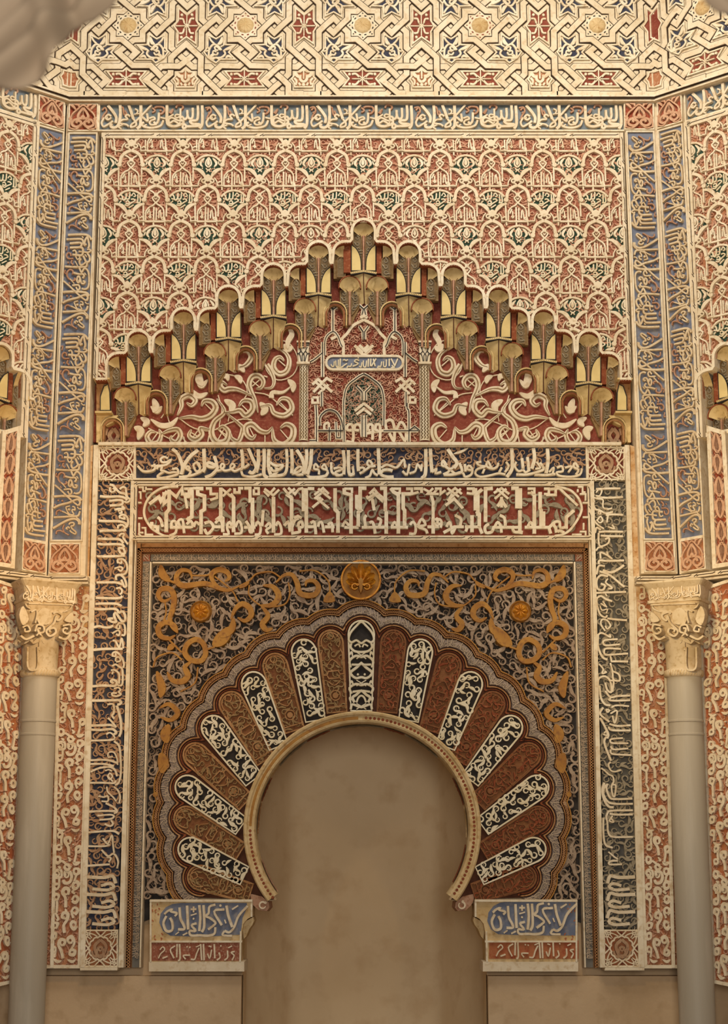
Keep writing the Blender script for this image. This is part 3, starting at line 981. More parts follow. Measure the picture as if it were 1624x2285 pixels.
def draw_clip(m, strokes, mp, ws, h0, h1, inside, n=3, bev=.2):
    for i, (fl, w, P) in enumerate(strokes):
        CNT[0] += 5
        h = h1 + (CNT[0] % 11) * .0004
        if '*' in fl:
            for c in mp(P):
                if inside(c[None])[0]: m.disc(c, w * ws, h0, h, 8)
            continue
        if '#' in fl:
            Q = mp(P); k = inside(Q)
            if k.all(): m.poly(Q, h0, h)
            elif k.any():
                Q2 = smooth(Q, 4, True); Q2 = Q2[inside(Q2)]
                if len(Q2) > 3 and inside((Q2 * .5 + np.roll(Q2, 1, 0) * .5)).all() and inside(Q2.mean(0)[None])[0]: m.poly(Q2, h0, h)
            continue
        Q = mp(smooth(P, n) if '-' not in fl else P); k = inside(Q); ww = np.full(len(Q), w)
        if '~' in fl: ww = w * (.2 + .8 * np.sin(np.pi * np.linspace(0, 1, len(Q))) ** .7)
        st = None
        for j in range(len(Q) + 1):
            if j < len(Q) and k[j]:
                if st is None: st = j
            elif st is not None:
                if j - st > 1: m.ribbon(Q[st:j], ww[st:j] * ws, h0, h, bev)
                st = None


def sebka(T, plane, inside, axis_a, b0, cols, rows, ab):
    """net of lobed arches; whole cells share their meshes, cut cells get their own"""
    proto = {}
    kinds = [('lattice_arch', S_ARCH, 'plaster', 0, .020), ('fan_ground', S_GREEN, 'green_ground', 0, .007), ('kufic_word', S_KUF, 'plaster_pale', 0, .014),
             ('fan_rim', S_FAN, 'plaster', 0, .018), ('fan_word', S_WORD, 'filigree', 1, .015), ('fan_palmette', S_PAL, 'plaster_pale', 2, .015)]
    for r in range(rows[0], rows[1]):
        for c in range(cols[0], cols[1]):
            a = axis_a + (c + (0 if r % 2 else .5)) * S_PER; b = b0 - r * S_PIT
            for name, st, mt, var, h in kinds:
                fanpart = name.startswith('fan')
                if var == 1 and r % 2 == 0 or var == 2 and r % 2: continue
                pts = np.vstack([q for f, w, q in st]); Q = cellmap(a, b)(pts); k = inside(Q)
                if not k.any(): continue
                if k.all():
                    key = (name,)
                    if key not in proto:
                        m = M(); draw(m, st, cellmap(0, 0), S_KA * 1.18, 0, h, 3)
                        proto[key] = o = m.build(name, mt, T.e, plane, (0, 0))
                    else:
                        o = bpy.data.objects.new(name, proto[key].data); COL.objects.link(o); o.parent = T.e
                    o.location = (a - ab[0], 0, b - ab[1])
                else:
                    m = M(); draw_clip(m, st, cellmap(a, b), S_KA * 1.18, 0, h, inside, 4)
                    T.part(m, name, mt, kind='stuff')


# field of the net: inside the frame, above the gable
fa0, fa1, fb0, fb1 = rect_ab(FRONT, 236, 1383, 309, 846, .01)
SEB_POLY = np.vstack([MUQ, [(MUQ[-1, 0], fb1), (MUQ[0, 0], fb1)]])


def sebka_in(P):
    P = np.asarray(P)
    return (P[:, 0] > fa0) & (P[:, 0] < fa1) & (P[:, 1] < fb1) & (P[:, 1] > fb0) & in_poly(P - [0, .012], SEB_POLY)


SAB = (0, fb0)
T = Thing('diamond_net_panel', 'red and cream diamond-net stucco panel above the stepped gable, with green fans', 'wall panel', FRONT, SAB, 'diamond net panels of stucco')
G = np.vstack([MUQ, [(MUQ[-1, 0], fb1), (MUQ[0, 0], fb1)]])
m = M(); m.poly(G, -.03, .0); T.part(m, 'ground', 'red_ground')
m = M(); fill_scrolls(m, sebka_in, (fa0, fa1, fb0, fb1), .0165, 0, .0055, 77, 1.8, 1.7, .55, False, 6); T.part(m, 'fine_scrolls', 'rose_pale', kind='stuff')
sebka(T, FRONT, sebka_in, S_A0, S_B0, (-6, 6), (-1, 7), SAB)
# frame of the panel with its incised chain line
fr = FRONT.px([(226, 296), (1391, 296)], .012)
o0, o1, ot = fr[0, 0], fr[1, 0], FRONT.p1(800, 296, .012)[1]
m = M()
for (p, q, r, s) in ((o0, fa0 + .004, fb0 - .0, ot), (fa1 - .004, o1, fb0 - .0, ot), (fa0, fa1, fb1 - .004, ot)):
    m.box(p, q, r, s, -.17, .020, .004)
T.part(m, 'frame', 'plaster')
m = M(); lw = .006
fret(m, ((o0 + fa0) / 2 - .002, fb0), ((o0 + fa0) / 2 - .002, ot - .02), .019, .0215, .2, .006, .0045)
fret(m, ((o1 + fa1) / 2 + .002, fb0), ((o1 + fa1) / 2 + .002, ot - .02), .019, .0215, .2, .006, .0045)
fret(m, (o0 + .02, (fb1 + ot) / 2), (o1 - .02, (fb1 + ot) / 2), .019, .0215, .3, .006, .0045)
T.part(m, 'chain_line', 'line_black', kind='stuff')

# side walls: the same net turning the corner
GA = .222
LEFTN = Plane(LEFT.o + LEFT.en * .02, ANG); RIGHTN = Plane(RIGHT.o + RIGHT.en * .02, -ANG)
for pl, s, lab in ((LEFTN, -1, 'red and cream diamond-net panel on the left side wall'), (RIGHTN, 1, 'amber lit diamond-net panel on the right side wall')):
    axis = s * (GA + .024)
    bs = FRONT.p1(809, 846, 0)[1]
    x0, x1 = sorted((s * (GA + .02), s * 1.1))
    fc0 = pl.p1(2 if s < 0 else 1618, 768, 0); fws = FRONT.mpp(811, 760)
    oc = np.array(muq_outline_px(0, 214) - [MXK, MY0], float)
    oc[-1, 0] = -75
    oc = np.vstack([arc(0, 26, 26, 0, -90, 6), oc]); oc[:, 0] *= s
    SO = np.stack([fc0[0] + oc[:, 0] * fws, fc0[1] - oc[:, 1] * fws], 1)
    far = s * 1.1
    NP = np.vstack([[(far, SO[0, 1])], SO, [(s * (GA + .02), SO[-1, 1]), (s * (GA + .02), fb1), (far, fb1)]])
    def ins(P, NP=NP):
        return in_poly(np.asarray(P), NP)
    ab = (s * .8, bs)
    T = Thing('diamond_net_panel', lab, 'wall panel', pl, ab, 'diamond net panels of stucco')
    m = M(); m.poly(NP, -.03, 0); T.part(m, 'ground', 'red_light')
    m = M(); fill_scrolls(m, ins, (x0, x1, bs, fb1), .0165, 0, .0055, 78, 1.8, 1.7, .55, False, 6); T.part(m, 'fine_scrolls', 'rose_pale', kind='stuff')
    sebka(T, pl, ins, axis, S_B0, (-2, 3), (-1, 7), ab)
    m = M(); e = s * GA
    p, q = sorted((e - s * .022, e + s * .022)); m.box(p, q, bs - .4, ot, -.17, .02, .004)
    p, q = sorted((e, s * 1.3)); m.box(p, q, fb1 - .004, ot, -.17, .02, .004)
    T.part(m, 'frame', 'plaster')
    m = M(); fret(m, (e, bs - .4), (e, ot - .02), .019, .0215, .2, .006, .0045)
    fret(m, (e, (fb1 + ot) / 2), (s * 1.3, (fb1 + ot) / 2), .019, .0215, .3, .006, .0045)
    T.part(m, 'chain_line', 'line_black', kind='stuff')
# ================================================================== stepped muqarnas gable
def mcell(T, plane, mp, ws, sx, part_side, inner, last, first):
    """one step of the gable. mp maps pixels relative to the finger's crown; sx=-1 left half, +1 right half.
    local x is measured outwards from the axis (positive = away from the axis)"""
    def f(P):
        P = np.asarray(P, float).reshape(-1, 2).copy(); P[:, 0] *= sx; return mp(P)
    E = bpy.data.objects.new('muqarnas_cell', None); COL.objects.link(E); E.parent = T.e; E.empty_display_size = .05
    def part(m, name, mt, lab=None, sm=False):
        o = m.build(name, mt, E, plane, T.ab, None, sm)
        if o and lab: o['label'] = lab
    # finger hood: concave quarter dome
    m = M(); nt, ns = 17, 6
    G = np.zeros((nt, ns, 3)); A = np.radians(np.linspace(0, -180, nt))
    for j in range(ns):
        s = j / (ns - 1); r = 24.5 * (1 - s)
        P = f(np.stack([r * np.cos(A), 27 + r * np.sin(A) + 10 * s], 1)); G[:, j, :2] = P; G[:, j, 2] = .004 - .055 * math.sin(s * math.pi / 2)
    m.grid(G); part(m, 'hood', 'yellow', sm=True)
    m = M(); m.ribbon(f(np.stack([23 * np.cos(A), 27 + 23 * np.sin(A)], 1)), 2.6 * ws, -.03, .006, .2); part(m, 'hood_rim', 'umber')
    m = M(); P = np.vstack([[(24.5, 27)], arc(0, 27, 1, 0, -180, 3) * 0 + [0, 36], [(-24.5, 27)]])
    m.poly(f([(-25, 26), (25, 26), (25, 50), (28, 50), (28, 116), (-28, 116), (-28, 50), (-25, 50)]), -.08, -.052); part(m, 'finger_back', 'umber')
    # two carved panels
    for d in (-1, 1):
        q = np.vstack([arc(13.5 * d, 38, 9, 0, -180, 7)[:: d], [(4.5 * d, 96), (6 * d, 88), (13 * d, 70), (22.5 * d, 58)][:: 1] if d > 0 else [(-4.5, 96), (-6, 88), (-13, 70), (-22.5, 58)]])
        m = M(); m.poly(f(q), -.053, -.046); part(m, 'carved_panel', 'umber_dark')
        m = M()
        for n_, (yy, xx) in enumerate(((38, 14), (52, 14), (64, 11), (76, 8))):
            c = f([(xx * d, yy)])[0]; hook(m, c, 5.2 * ws, 1 + n_ * 2.2, (-1) ** n_, -.047, -.041, 1.2, .36, 8)
        part(m, 'panel_scroll', 'tendril_grey')
        m = M(); m.ribbon(f(q), 2.2 * ws, -.05, -.038, .3, closed=True); part(m, 'panel_rim', 'umber')
    m = M(); m.ribbon(f([(0, 34), (0, 60), (0, 112)]), np.array([9, 6.5, 8]) * ws, -.053, -.030, .55); part(m, 'stem', 'rose')
    # petal shaped blades beside the stem
    for d in (-1, 1):
        q = smooth(np.array([(27, 54), (17, 62), (9, 76), (5.5, 92), (5, 112)]) * [d, 1], 3)
        q = np.vstack([q, [(27 * d, 112.5)]])
        m = M(); Pq = f(q); m.poly(Pq, -.07, -.034, .003); part(m, 'blade', 'yellow_pale')
        m = M(); m.ribbon(Pq, 1.6 * ws, -.06, -.031, .2, closed=True, straight=True); part(m, 'blade_line', 'ink')
    # outer quarter hood with its soffit and panel
    if not last or True:
        m = M(); m.poly(f([(28, 53), (40, 52), (42, 64), (41, 118), (28, 118)]), -.08, -.042, .004); part(m, 'soffit', 'brown_red')
        m = M(); nt = 9
        G = np.zeros((nt, 5, 3)); A = np.radians(np.linspace(-90, 0, nt))
        for j in range(5):
            s = j / 4; P = f(np.stack([43 + 23 * np.cos(A) * (1 - s) , 77 + 24 * np.sin(A) * (1 - s) + 8 * s], 1)); G[:, j, :2] = P; G[:, j, 2] = .002 - .05 * math.sin(s * math.pi / 2)
        m.grid(G); part(m, 'quarter_hood', 'yellow', sm=True)
        m = M(); m.poly(f([(43, 76), (67, 76), (67, 128), (43, 128)]), -.09, -.05); part(m, 'quarter_back', 'umber')
        q = np.vstack([arc(50, 90, 9.5, 0, -180, 7), [(41, 126), (59, 126)]])
        m = M(); m.poly(f(q), -.051, -.044); part(m, 'carved_panel', 'umber_dark')
        m = M(); m.ribbon(f(q), 2.2 * ws, -.05, -.036, .3, closed=True); part(m, 'panel_rim', 'umber')
        m = M()
        for n_, (yy, xx) in enumerate(((90, 50), (103, 50), (116, 50))): hook(m, f([(xx, yy)])[0], 5.6 * ws, 1 + n_ * 2.2, (-1) ** n_, -.045, -.039, 1.2, .36, 8)
        part(m, 'panel_scroll', 'tendril_grey')
    # dotted ledge, ridged in the middle
    m = M(); m.ribbon(f([(-29, 120), (0, 115.5), (29, 120)]), 5.5 * ws, -.1, -.012, .25, straight=True); part(m, 'ledge', 'yellow')
    m = M()
    for x in np.linspace(-26, 26, 14): m.disc(f([(x, 118.4 - abs(abs(x) - 27) / 27 * 4.2 + 1)])[0], 1.0 * ws, -.02, -.0105, 5)
    m.ribbon(f([(-29, 123.6), (0, 119), (29, 123.6)]), 1.8 * ws, -.1, -.0105, .1, straight=True)
    part(m, 'ledge_dots', 'ink')
    # lower prism
    m = M()
    G = np.zeros((3, 4, 3))
    for i, (x0, x1) in enumerate(((-29, -10), (0, 2), (29, 10))):
        for j in range(4):
            s = j / 3; G[i, j, :2] = f([(x0 + (x1 - x0) * s, (123 if i != 1 else 118) + 60 * s)])[0]; G[i, j, 2] = (-.018 if i == 1 else -.045) - .07 * s
    m.grid(G); part(m, 'prism', 'yellow')
    m = M(); P = f([(0, 119), (0.6, 150), (2, 180)]); m.ribbon(P, 2.2 * ws, np.array([-.1, -.1, -.1]), np.array([-.014, -.048, -.084]), .1); part(m, 'prism_ridge', 'brown_dark')
    # lower niche on the outer side
    def niche_at(x, y, lim=None):
        m = M(); nt, ns = 15, 5
        G = np.zeros((nt, ns, 3)); A = np.radians(np.linspace(0, -180, nt))
        for j in range(ns):
            s = j / (ns - 1); r = 23 * (1 - s)
            P = f(np.stack([x + r * np.cos(A), y + 24 + r * np.sin(A) + 10 * s], 1)); G[:, j, :2] = P; G[:, j, 2] = -.038 - .055 * math.sin(s * math.pi / 2)
        m.grid(G); part(m, 'hood', 'yellow', sm=True)
        m = M(); m.ribbon(f(np.vstack([arc(x, y + 24, 24.5, 8, -188, 13), ])), 3.2 * ws, -.1, -.034, .3); part(m, 'hood_rim', 'brown_red')
        body = [(x - 24, y + 24), (x + 24, y + 24), (x + 23, y + 66), (x + 12, y + 88), (x + 6, y + 106), (x - 6, y + 106), (x - 12, y + 88), (x - 23, y + 66)]
        m = M(); m.poly(f(body), H_FIELD - .01, -.092, .004); part(m, 'niche_body', 'umber')
        for d in (-1, 1):
            q = np.vstack([arc(x + 12 * d, y + 33, 8.8, 0, -180, 7)[::d], np.array([(x + 4 * d, y + 82), (x + 8 * d, y + 78), (x + 20.5 * d, y + 60)])])
            m = M(); m.poly(f(q), -.093, -.086); part(m, 'carved_panel', 'umber_dark')
            m = M(); m.ribbon(f(q), 2.0 * ws, -.09, -.078, .3, closed=True); part(m, 'panel_rim', 'umber')
            m = M()
            for n_, (yy, xx) in enumerate(((34, 12.5), (46, 12.5), (57, 12), (67, 9))): hook(m, f([(x + xx * d, y + yy)])[0], 5.0 * ws, 1 + n_ * 2.2, (-1) ** n_, -.087, -.080, 1.2, .36, 8)
            part(m, 'panel_scroll', 'tendril_grey')
        m = M(); m.ribbon(f([(x, y + 30), (x, y + 60), (x, y + 105)]), np.array([8, 6.5, 9]) * ws, -.093, -.068, .5); part(m, 'stem', 'rose')
    niche_at(31, 124)
    if first:
        niche_at(-31, 124)
    # horseshoe opening on the inner side: rim, yellow reveal, red-brown jambs
    if not first:
        q = np.vstack([[(-37 + 20, 182)], arc(-37, 154, 20, 0, -180, 13), [(-37 - 20, 182)]])
        m = M(); m.ribbon(f(q), 6.5 * ws, H_FIELD, -.07, .3); part(m, 'opening_rim', 'tan')
        m = M(); m.ribbon(f(q), 2.2 * ws, H_FIELD, -.066, .3); part(m, 'opening_line', 'brown_red')
        q2 = np.vstack([[(-37 + 25, 182)], arc(-37, 154, 25.5, 0, -180, 13), [(-37 - 25, 182)]])
        m = M(); m.ribbon(f(q2), 3.5 * ws, H_FIELD, -.058, .3); part(m, 'opening_rim', 'yellow')
    return E


MAB = (0, FRONT.p1(811, 985, 0)[1])
T = Thing('muqarnas_gable', 'stepped muqarnas gable of yellow and brown honeycomb niches over the red field', 'muqarnas', FRONT, MAB)
GABLE = T
for k in range(6):
    for sx in ((-1, 1) if k else (1,)):
        x, y = MXK + sx * MDX * k, MY0 + MDY * k
        def mp(P, x=x, y=y): return FRONT.px(np.asarray(P) + [x, y], -.02)
        mcell(T, FRONT, mp, FRONT.mpp(x, y), sx, None, None, k == 5, k == 0)
# mirrored quarter hood for the axis cell
def mp0(P): return FRONT.px(np.asarray(P) * [-1, 1] + [MXK, MY0], -.02)
E0 = bpy.data.objects.new('muqarnas_cell', None); COL.objects.link(E0); E0.parent = T.e
ws = FRONT.mpp(811, 500)
m = M(); m.poly(mp0([(28, 53), (45, 52), (46, 70), (45, 118), (28, 118)]), -.08, -.026, .003); m.build('soffit', 'brown_red', E0, FRONT, MAB)
m = M(); G = np.zeros((9, 5, 3)); A = np.radians(np.linspace(-90, 0, 9))
for j in range(5):
    s = j / 4; G[:, j, :2] = mp0(np.stack([43 + 23 * np.cos(A) * (1 - s), 77 + 24 * np.sin(A) * (1 - s) + 8 * s], 1)); G[:, j, 2] = .002 - .05 * math.sin(s * math.pi / 2)
m.grid(G); m.build('quarter_hood', 'yellow', E0, FRONT, MAB, None, True)
m = M(); m.poly(mp0([(43, 76), (67, 76), (67, 128), (43, 128)]), -.09, -.05); m.build('quarter_back', 'umber', E0, FRONT, MAB)
q = np.vstack([arc(50, 90, 9.5, 0, -180, 7), [(41, 126), (59, 126)]])
m = M(); m.poly(mp0(q), -.051, -.044); m.build('carved_panel', 'umber_dark', E0, FRONT, MAB)
m = M(); m.ribbon(mp0(q), 2.2 * ws, -.05, -.036, .3, closed=True)
m.build('panel_rim', 'umber', E0, FRONT, MAB)
# white moulding that follows the stepped edge, with a dotted brown fillet
m = M(); m.ribbon(MUQ, 8.5 / 380, H_FIELD, .022, .25); T.part(m, 'edge_moulding', 'plaster_pale')
off = MUQ_PX.copy()
c = FRONT.px(np.stack([MUQ_PX[:, 0], MUQ_PX[:, 1] + 3.2], 1), .01)
m = M(); m.ribbon(MUQ + [0, -.010], .010, H_FIELD, .018, .2); T.part(m, 'edge_fillet', 'brown_red')
m = M()
L = np.concatenate([[0], np.cumsum(np.linalg.norm(np.diff(MUQ, axis=0), axis=1))])
for s in np.arange(.01, L[-1], .0155):
    p = np.array([np.interp(s, L, MUQ[:, 0]), np.interp(s, L, MUQ[:, 1]) - .010]); m.disc(p, .0028, .01, .0195, 5)
T.part(m, 'edge_beads', 'plaster_pale', kind='stuff')
# lowest half cells against the side frames
for sx in (-1, 1):
    def f(P): P = np.asarray(P, float); return FRONT.px(np.stack([MXK + sx * (P[:, 0] - MXK), P[:, 1]], 1), -.03)
    X = lambda x: MXK + (MXK - x)
    W_ = lambda pts: [(X(x), y) for x, y in pts]
    E0 = bpy.data.objects.new('muqarnas_cell', None); COL.objects.link(E0); E0.parent = T.e
    def part(m, n, mt): m.build(n, mt, E0, FRONT, MAB)
    m = M(); m.poly(f(W_([(214, 850), (246, 850), (246, 918), (214, 918)])), -.1, -.045); part(m, 'niche_back', 'tan')
    q = W_([(224, 916), (224, 885), (232, 862), (241, 858), (245, 875), (246, 916)])
    m = M(); m.poly(f(q), -.06, -.03, .002); part(m, 'blade', 'yellow_pale')
    m = M(); m.ribbon(f(q), .006, -.05, -.026, .2, closed=True); part(m, 'blade_line', 'ink')
    m = M(); m.ribbon(f(W_([(213, 849), (247, 849)])), .012, -.1, .012, .2); part(m, 'ledge', 'yellow')
    m = M(); m.ribbon(f(W_([(213, 921), (250, 921)])), .014, -.1, -.01, .2); part(m, 'ledge', 'yellow')
    m = M(); m.poly(f(W_([(213, 924), (262, 924), (250, 940), (228, 950), (220, 984), (213, 984)])), H_FIELD, -.06); part(m, 'prism', 'yellow')
    q = np.vstack([W_([(229, 985)]), W_([tuple(z) for z in arc(250, 955, 20, 180, 360, 13)]), W_([(270, 985)])])
    m = M(); m.ribbon(f(q), .016, H_FIELD, -.05, .3); part(m, 'opening_rim', 'tan')
    q = np.vstack([W_([(225, 985)]), W_([tuple(z) for z in arc(250, 955, 25, 180, 360, 13)]), W_([(275, 985)])])
    m = M(); m.ribbon(f(q), .008, H_FIELD, -.04, .3); part(m, 'opening_rim', 'yellow')
    m = M(); draw(m, parse('10 250 950 240 965 250 980 260 965 250 950 | 5 232 985 240 975 250 983 260 975 268 985 | 6 236 950 232 965 | 6 264 950 268 965'), lambda P: f(np.array(W_([tuple(p) for p in P]))), .0026, H_FIELD, H_FIELD + .02)
    part(m, 'palmette', 'tendril')
# ================================================================== red field under the gable
SCROLL_L = '''36 1475 545 1545 592 1572 655 1550 732 1490 752 1448 702 1460 642 1500 622 1532 652 | >40 1395 680 1432 742 1452 812 1432 862 1375 868 | 36 1325 1060 1302 960 1270 890 1255 832 1280 777 1332 770 1367 812 1350 862 1310 872
36 1280 930 1170 878 1100 872 1060 882 1030 852 1042 820 1082 842 | 40 700 1105 800 1092 880 1107 952 1082 992 1020 962 972 902 968 880 1010 | 38 1060 1062 1130 1052 1182 1042 1230 1082 1282 1032 1270 972 1210 965 1172 1012
~44 480 1112 560 1160 640 1152 695 1098 | 34 545 1190 562 1232 540 1292 482 1302 450 1252 480 1210 520 1215 | 34 560 1232 620 1202 692 1192 714 1242 682 1292 640 1272 645 1240
36 945 1192 870 1182 882 1232 832 1272 782 1242 800 1192 | 40 1000 950 1062 1050 982 1130 958 1222 1000 1292 1072 1282 1092 1212 1050 1168 1010 1190 | 30 1060 1052 1182 1152 1204 1192 1172 1282 1120 1262 1110 1222
38 1440 1172 1400 1212 1342 1202 1280 1152 1230 1172 1238 1232 1280 1262 1310 1230 | 42 1440 1182 1452 1272 1522 1312 1592 1262 1602 1182 1550 1150 1500 1180 | 36 1340 1012 1420 1002 1452 1062 1532 1082 1592 1032 1570 962 1510 950 1470 1002
>40 1430 945 1442 902 1522 900 1592 850 | 36 1180 580 1240 570 1272 622 1232 682 1180 702 | ~50 1130 740 1180 700 1220 740 | 38 1560 380 1592 440 1562 500 1560 560 | ~50 1530 520 1560 560 1600 540
36 690 1082 722 1012 722 952 782 922 832 962 802 1002 762 982 | ~44 800 880 860 930 930 905 | ~60 350 1175 400 1202 380 1275 | ~50 400 1100 450 1130 420 1170 | ~64 870 740 862 800 892 850 | ~40 840 800 880 850 930 800
~56 500 950 520 1010 500 1060 | ~40 480 1010 530 1050 570 1010 | ~60 1060 960 1120 1000 1110 1060 | ~60 1340 980 1380 1030 1350 1080 | ~50 1560 800 1600 840 1600 900 | ~44 1380 1240 1380 1290 | ~44 940 1240 930 1290 | ~44 740 1250 750 1300
~40 1060 790 1080 770 1090 810 | ~44 1140 770 1180 790 1190 830 | ~44 1370 770 1400 780 | ~40 1240 1110 1280 1120 | ~30 1100 1080 1090 1130'''
SCROLL_T = '''9 1000 780 1100 760 1200 800 1240 900 1180 1000 | 9 1380 560 1480 490 1580 520 1640 640 1600 760 1480 800 1390 720 1380 600 | 9 700 1100 820 1180 960 1200 1100 1140 1240 1110 1360 1200 | 9 560 1100 600 1060 640 1160 760 1290 | 9 1010 920 1040 1040 1020 1180 1080 1240
9 1300 900 1400 920 1500 1000 1600 1080 | 9 460 1180 640 1270 | 9 490 1280 540 1210 | 9 630 1270 690 1210 | 9 790 1210 870 1260 | 9 800 1270 850 1200 | 9 1000 1180 1080 1260 | 9 1060 1180 1010 1270 | 9 1260 1180 1300 1260 | 9 1500 1190 1560 1260 | 9 1270 800 1340 860 | 9 1280 850 1350 790 | 9 1460 620 1540 690 | 9 1200 1000 1260 1060 | 9 900 980 970 1050 | 9 1500 980 1560 1040'''
fl0, fl1, fbb, fbt = rect_ab(FRONT, 217, 1400, 720, 987, H_FIELD)
XM_A = FRONT.p1(MXK, 900, H_FIELD)[0]
m = M()
_g = MUQ.copy(); _g[:, 1] += 0
G = np.vstack([[(fl0, fbb)], [(fl0, MUQ[0, 1])], _g, [(fl1, MUQ[-1, 1])], [(fl1, fbb)]])
m.poly(G, H_FIELD - .03, H_FIELD)
T = Thing('gable_backing', 'dark red plaster ground at the back of the muqarnas gable', 'wall panel', FRONT, (XM_A, fbb))
T.part(m, 'ground', 'red_deep')
GRP = 'scroll panels under the gable'
sl = parse(SCROLL_L); st = parse(SCROLL_T)
fc = crop(FRONT, 200, 620, 3.53, H_FIELD + .02)
for side, lab in ((1, 'red panel of cream scrolls under the gable, left of the kufic niche'), (-1, 'red panel of cream scrolls under the gable, right of the kufic niche')):
    f = fc if side == 1 else mirrored(fc, XM_A)
    c = f([(1000, 1330)])[0]
    T = Thing('scroll_panel', lab, 'wall panel', FRONT, c, GRP)
    ws = FRONT.mpp(400, 900) / 3.53
    m = M(); m.poly(f([(330, 1315), (1590, 1315), (1590, 900), (1000, 900)]), H_FIELD, H_FIELD + .003); T.part(m, 'ground', 'red_deep')
    for n_, s in enumerate(sl):
        m = M(); s = (s[0] or '~', s[1] * (1.22 if not s[0] else 1.0), s[2]); draw(m, [s], f, ws * 1.1, H_FIELD, H_FIELD + .017, 5, .12)
        o = T.part(m, 'scroll', 'plaster')
        if '*' not in s[0] and len(s[2]) > 4:
            m = M(); draw(m, [(s[0], s[1] * .16, s[2])], f, ws, H_FIELD + .005, H_FIELD + .0222, 5, .1); T.part(m, 'scroll_line', 'umber', o)
    m = M(); draw(m, st, f, ws, H_FIELD, H_FIELD + .010, 4); T.part(m, 'tendril', 'plaster', kind='stuff')

# ================================================================== kufic niche panel between two colonnettes
KC = crop(FRONT, 640, 640, 4.776, H_FIELD + .02)
kws = FRONT.mpp(811, 850) / 4.776
_kh = '''-46 380 590 380 960 | 40 250 800 300 770 385 700 | -46 490 480 490 225 | -38 425 185 490 245 552 200 | 36 490 480 530 520 470 560 | 38 402 730 405 580 440 510 500 480 545 530 570 600 590 640 | 36 602 735 602 610 585 560 640 500 690 430 740 392 820 352
-42 770 420 812 480 812 560 | -36 720 625 800 690 870 622 | -36 740 660 820 730 | -40 740 170 815 235 800 300 | 36 780 330 850 300 | -34 272 1042 332 985 482 1122 | -34 485 1012 425 975 282 1122 | -30 332 1142 442 1042 | -30 312 1022 402 1102
-42 370 1122 370 1275 | -30 272 1178 330 1178 330 1235 272 1235 272 1185 | 40 607 1480 605 1250 610 1182 628 1092 668 1032 720 992 770 955 820 930 | -40 802 1600 802 1370 | -40 742 1062 802 1122 802 1212 | -34 722 1322 822 1242 | -34 742 1362 832 1292'''
KUF_C = parse(_kh + '|' + mir(_kh, 820) + '''|46 316 1650 316 1380 310 1260 | -40 240 1640 320 1640 | 40 352 1480 352 1392 402 1332 462 1312 532 1342 580 1422 602 1520 | -38 330 1535 600 1535 | -40 452 1500 452 1640 | 32 400 1530 400 1470 440 1450 450 1500 | -38 522 1440 530 1610 572 1610 572 1480
-40 610 1650 610 1480 | 34 690 1530 642 1522 652 1472 700 1482 702 1645 632 1645 | 34 770 1530 722 1522 732 1472 780 1482 800 1600 | 34 890 1530 862 1522 872 1472 912 1482 912 1630 | 34 970 1530 942 1522 952 1472 992 1482 992 1640 | -36 850 1560 1030 1530
-38 1030 1535 1400 1535 | 36 1060 1522 1052 1442 1112 1420 1142 1492 1142 1642 1090 1560 | 34 1162 1532 1212 1442 1262 1502 1262 1642 1190 1535 | 44 1300 1650 1300 1342 1282 1300 1282 1240 | -38 1300 1535 1360 1490 1410 1530''')
T = Thing('kufic_niche_panel', 'carved kufic panel with a blind dark green niche at the centre of the red field', 'wall panel', FRONT, KC([(820, 1660)])[0])
oc = [(235, 1655), (1405, 1655), (1405, 560), (1370, 450), (1270, 400), (1210, 350), (1210, 220), (1165, 160), (1110, 220), (1100, 340), (950, 330), (930, 200), (820, 110), (700, 200), (680, 330), (550, 340), (540, 220), (490, 160), (430, 220), (430, 350), (370, 400), (270, 450), (235, 560)]
OC = KC(oc)
m = M(); m.poly(OC, H_FIELD, H_FIELD + .004); T.part(m, 'ground', 'red_deep')
m = M()
fill_scrolls(m, lambda P: in_poly(P, OC), (OC[:, 0].min(), OC[:, 0].max(), OC[:, 1].min(), OC[:, 1].max()), 21 * kws, H_FIELD, H_FIELD + .011, 5, 1.75, 1.7, .5, True, 8)
T.part(m, 'foliage', 'rose_pale', kind='stuff')
m = M(); m.poly(KC(np.vstack([[(625, 1480)], [(625, 1200)], [(650, 1080), (720, 1010), (820, 960), (920, 1010), (1000, 1080)], [(1025, 1200), (1025, 1480)]])), H_FIELD, H_FIELD + .007); g = T.part(m, 'niche_ground', 'green_ground', label='dark green ground of the blind niche')
m = M()
nb = KC([(640, 1470), (1010, 1020)])
fill_scrolls(m, lambda P: (P[:, 0] > nb[0, 0]) & (P[:, 0] < nb[1, 0]) & (P[:, 1] > nb[0, 1]) & (P[:, 1] < nb[1, 1]), (nb[0, 0], nb[1, 0], nb[0, 1], nb[1, 1]), 24 * kws, H_FIELD, H_FIELD + .012, 8, 1.8, 1.4, .5)
T.part(m, 'foliage', 'tendril_grey', g, kind='stuff')
for n_, s in enumerate(KUF_C):
    m = M(); draw(m, [s], KC, kws * .95, H_FIELD, H_FIELD + .020, 4, .12); o = T.part(m, 'letter', 'plaster_pale')
    if s[1] > 37:
        m = M(); draw(m, [(s[0], s[1] * .24, s[2])], KC, kws, H_FIELD, H_FIELD + .0252, 4, .1); T.part(m, 'letter_line', 'ink', o)
m = M(); q = np.vstack([arc(490, 812, 72, 90, 270, 9), arc(1165, 812, 72, -90, 90, 9)])
m.poly(KC(q), H_FIELD, H_FIELD + .020); g = T.part(m, 'cartouche', 'blue_ground', label='blue-grey cartouche with white creed inscription')
m = M(); m.ribbon(KC(q), 32 * kws, H_FIELD, H_FIELD + .030, .2, closed=True); T.part(m, 'cartouche_rim', 'plaster_pale', g)
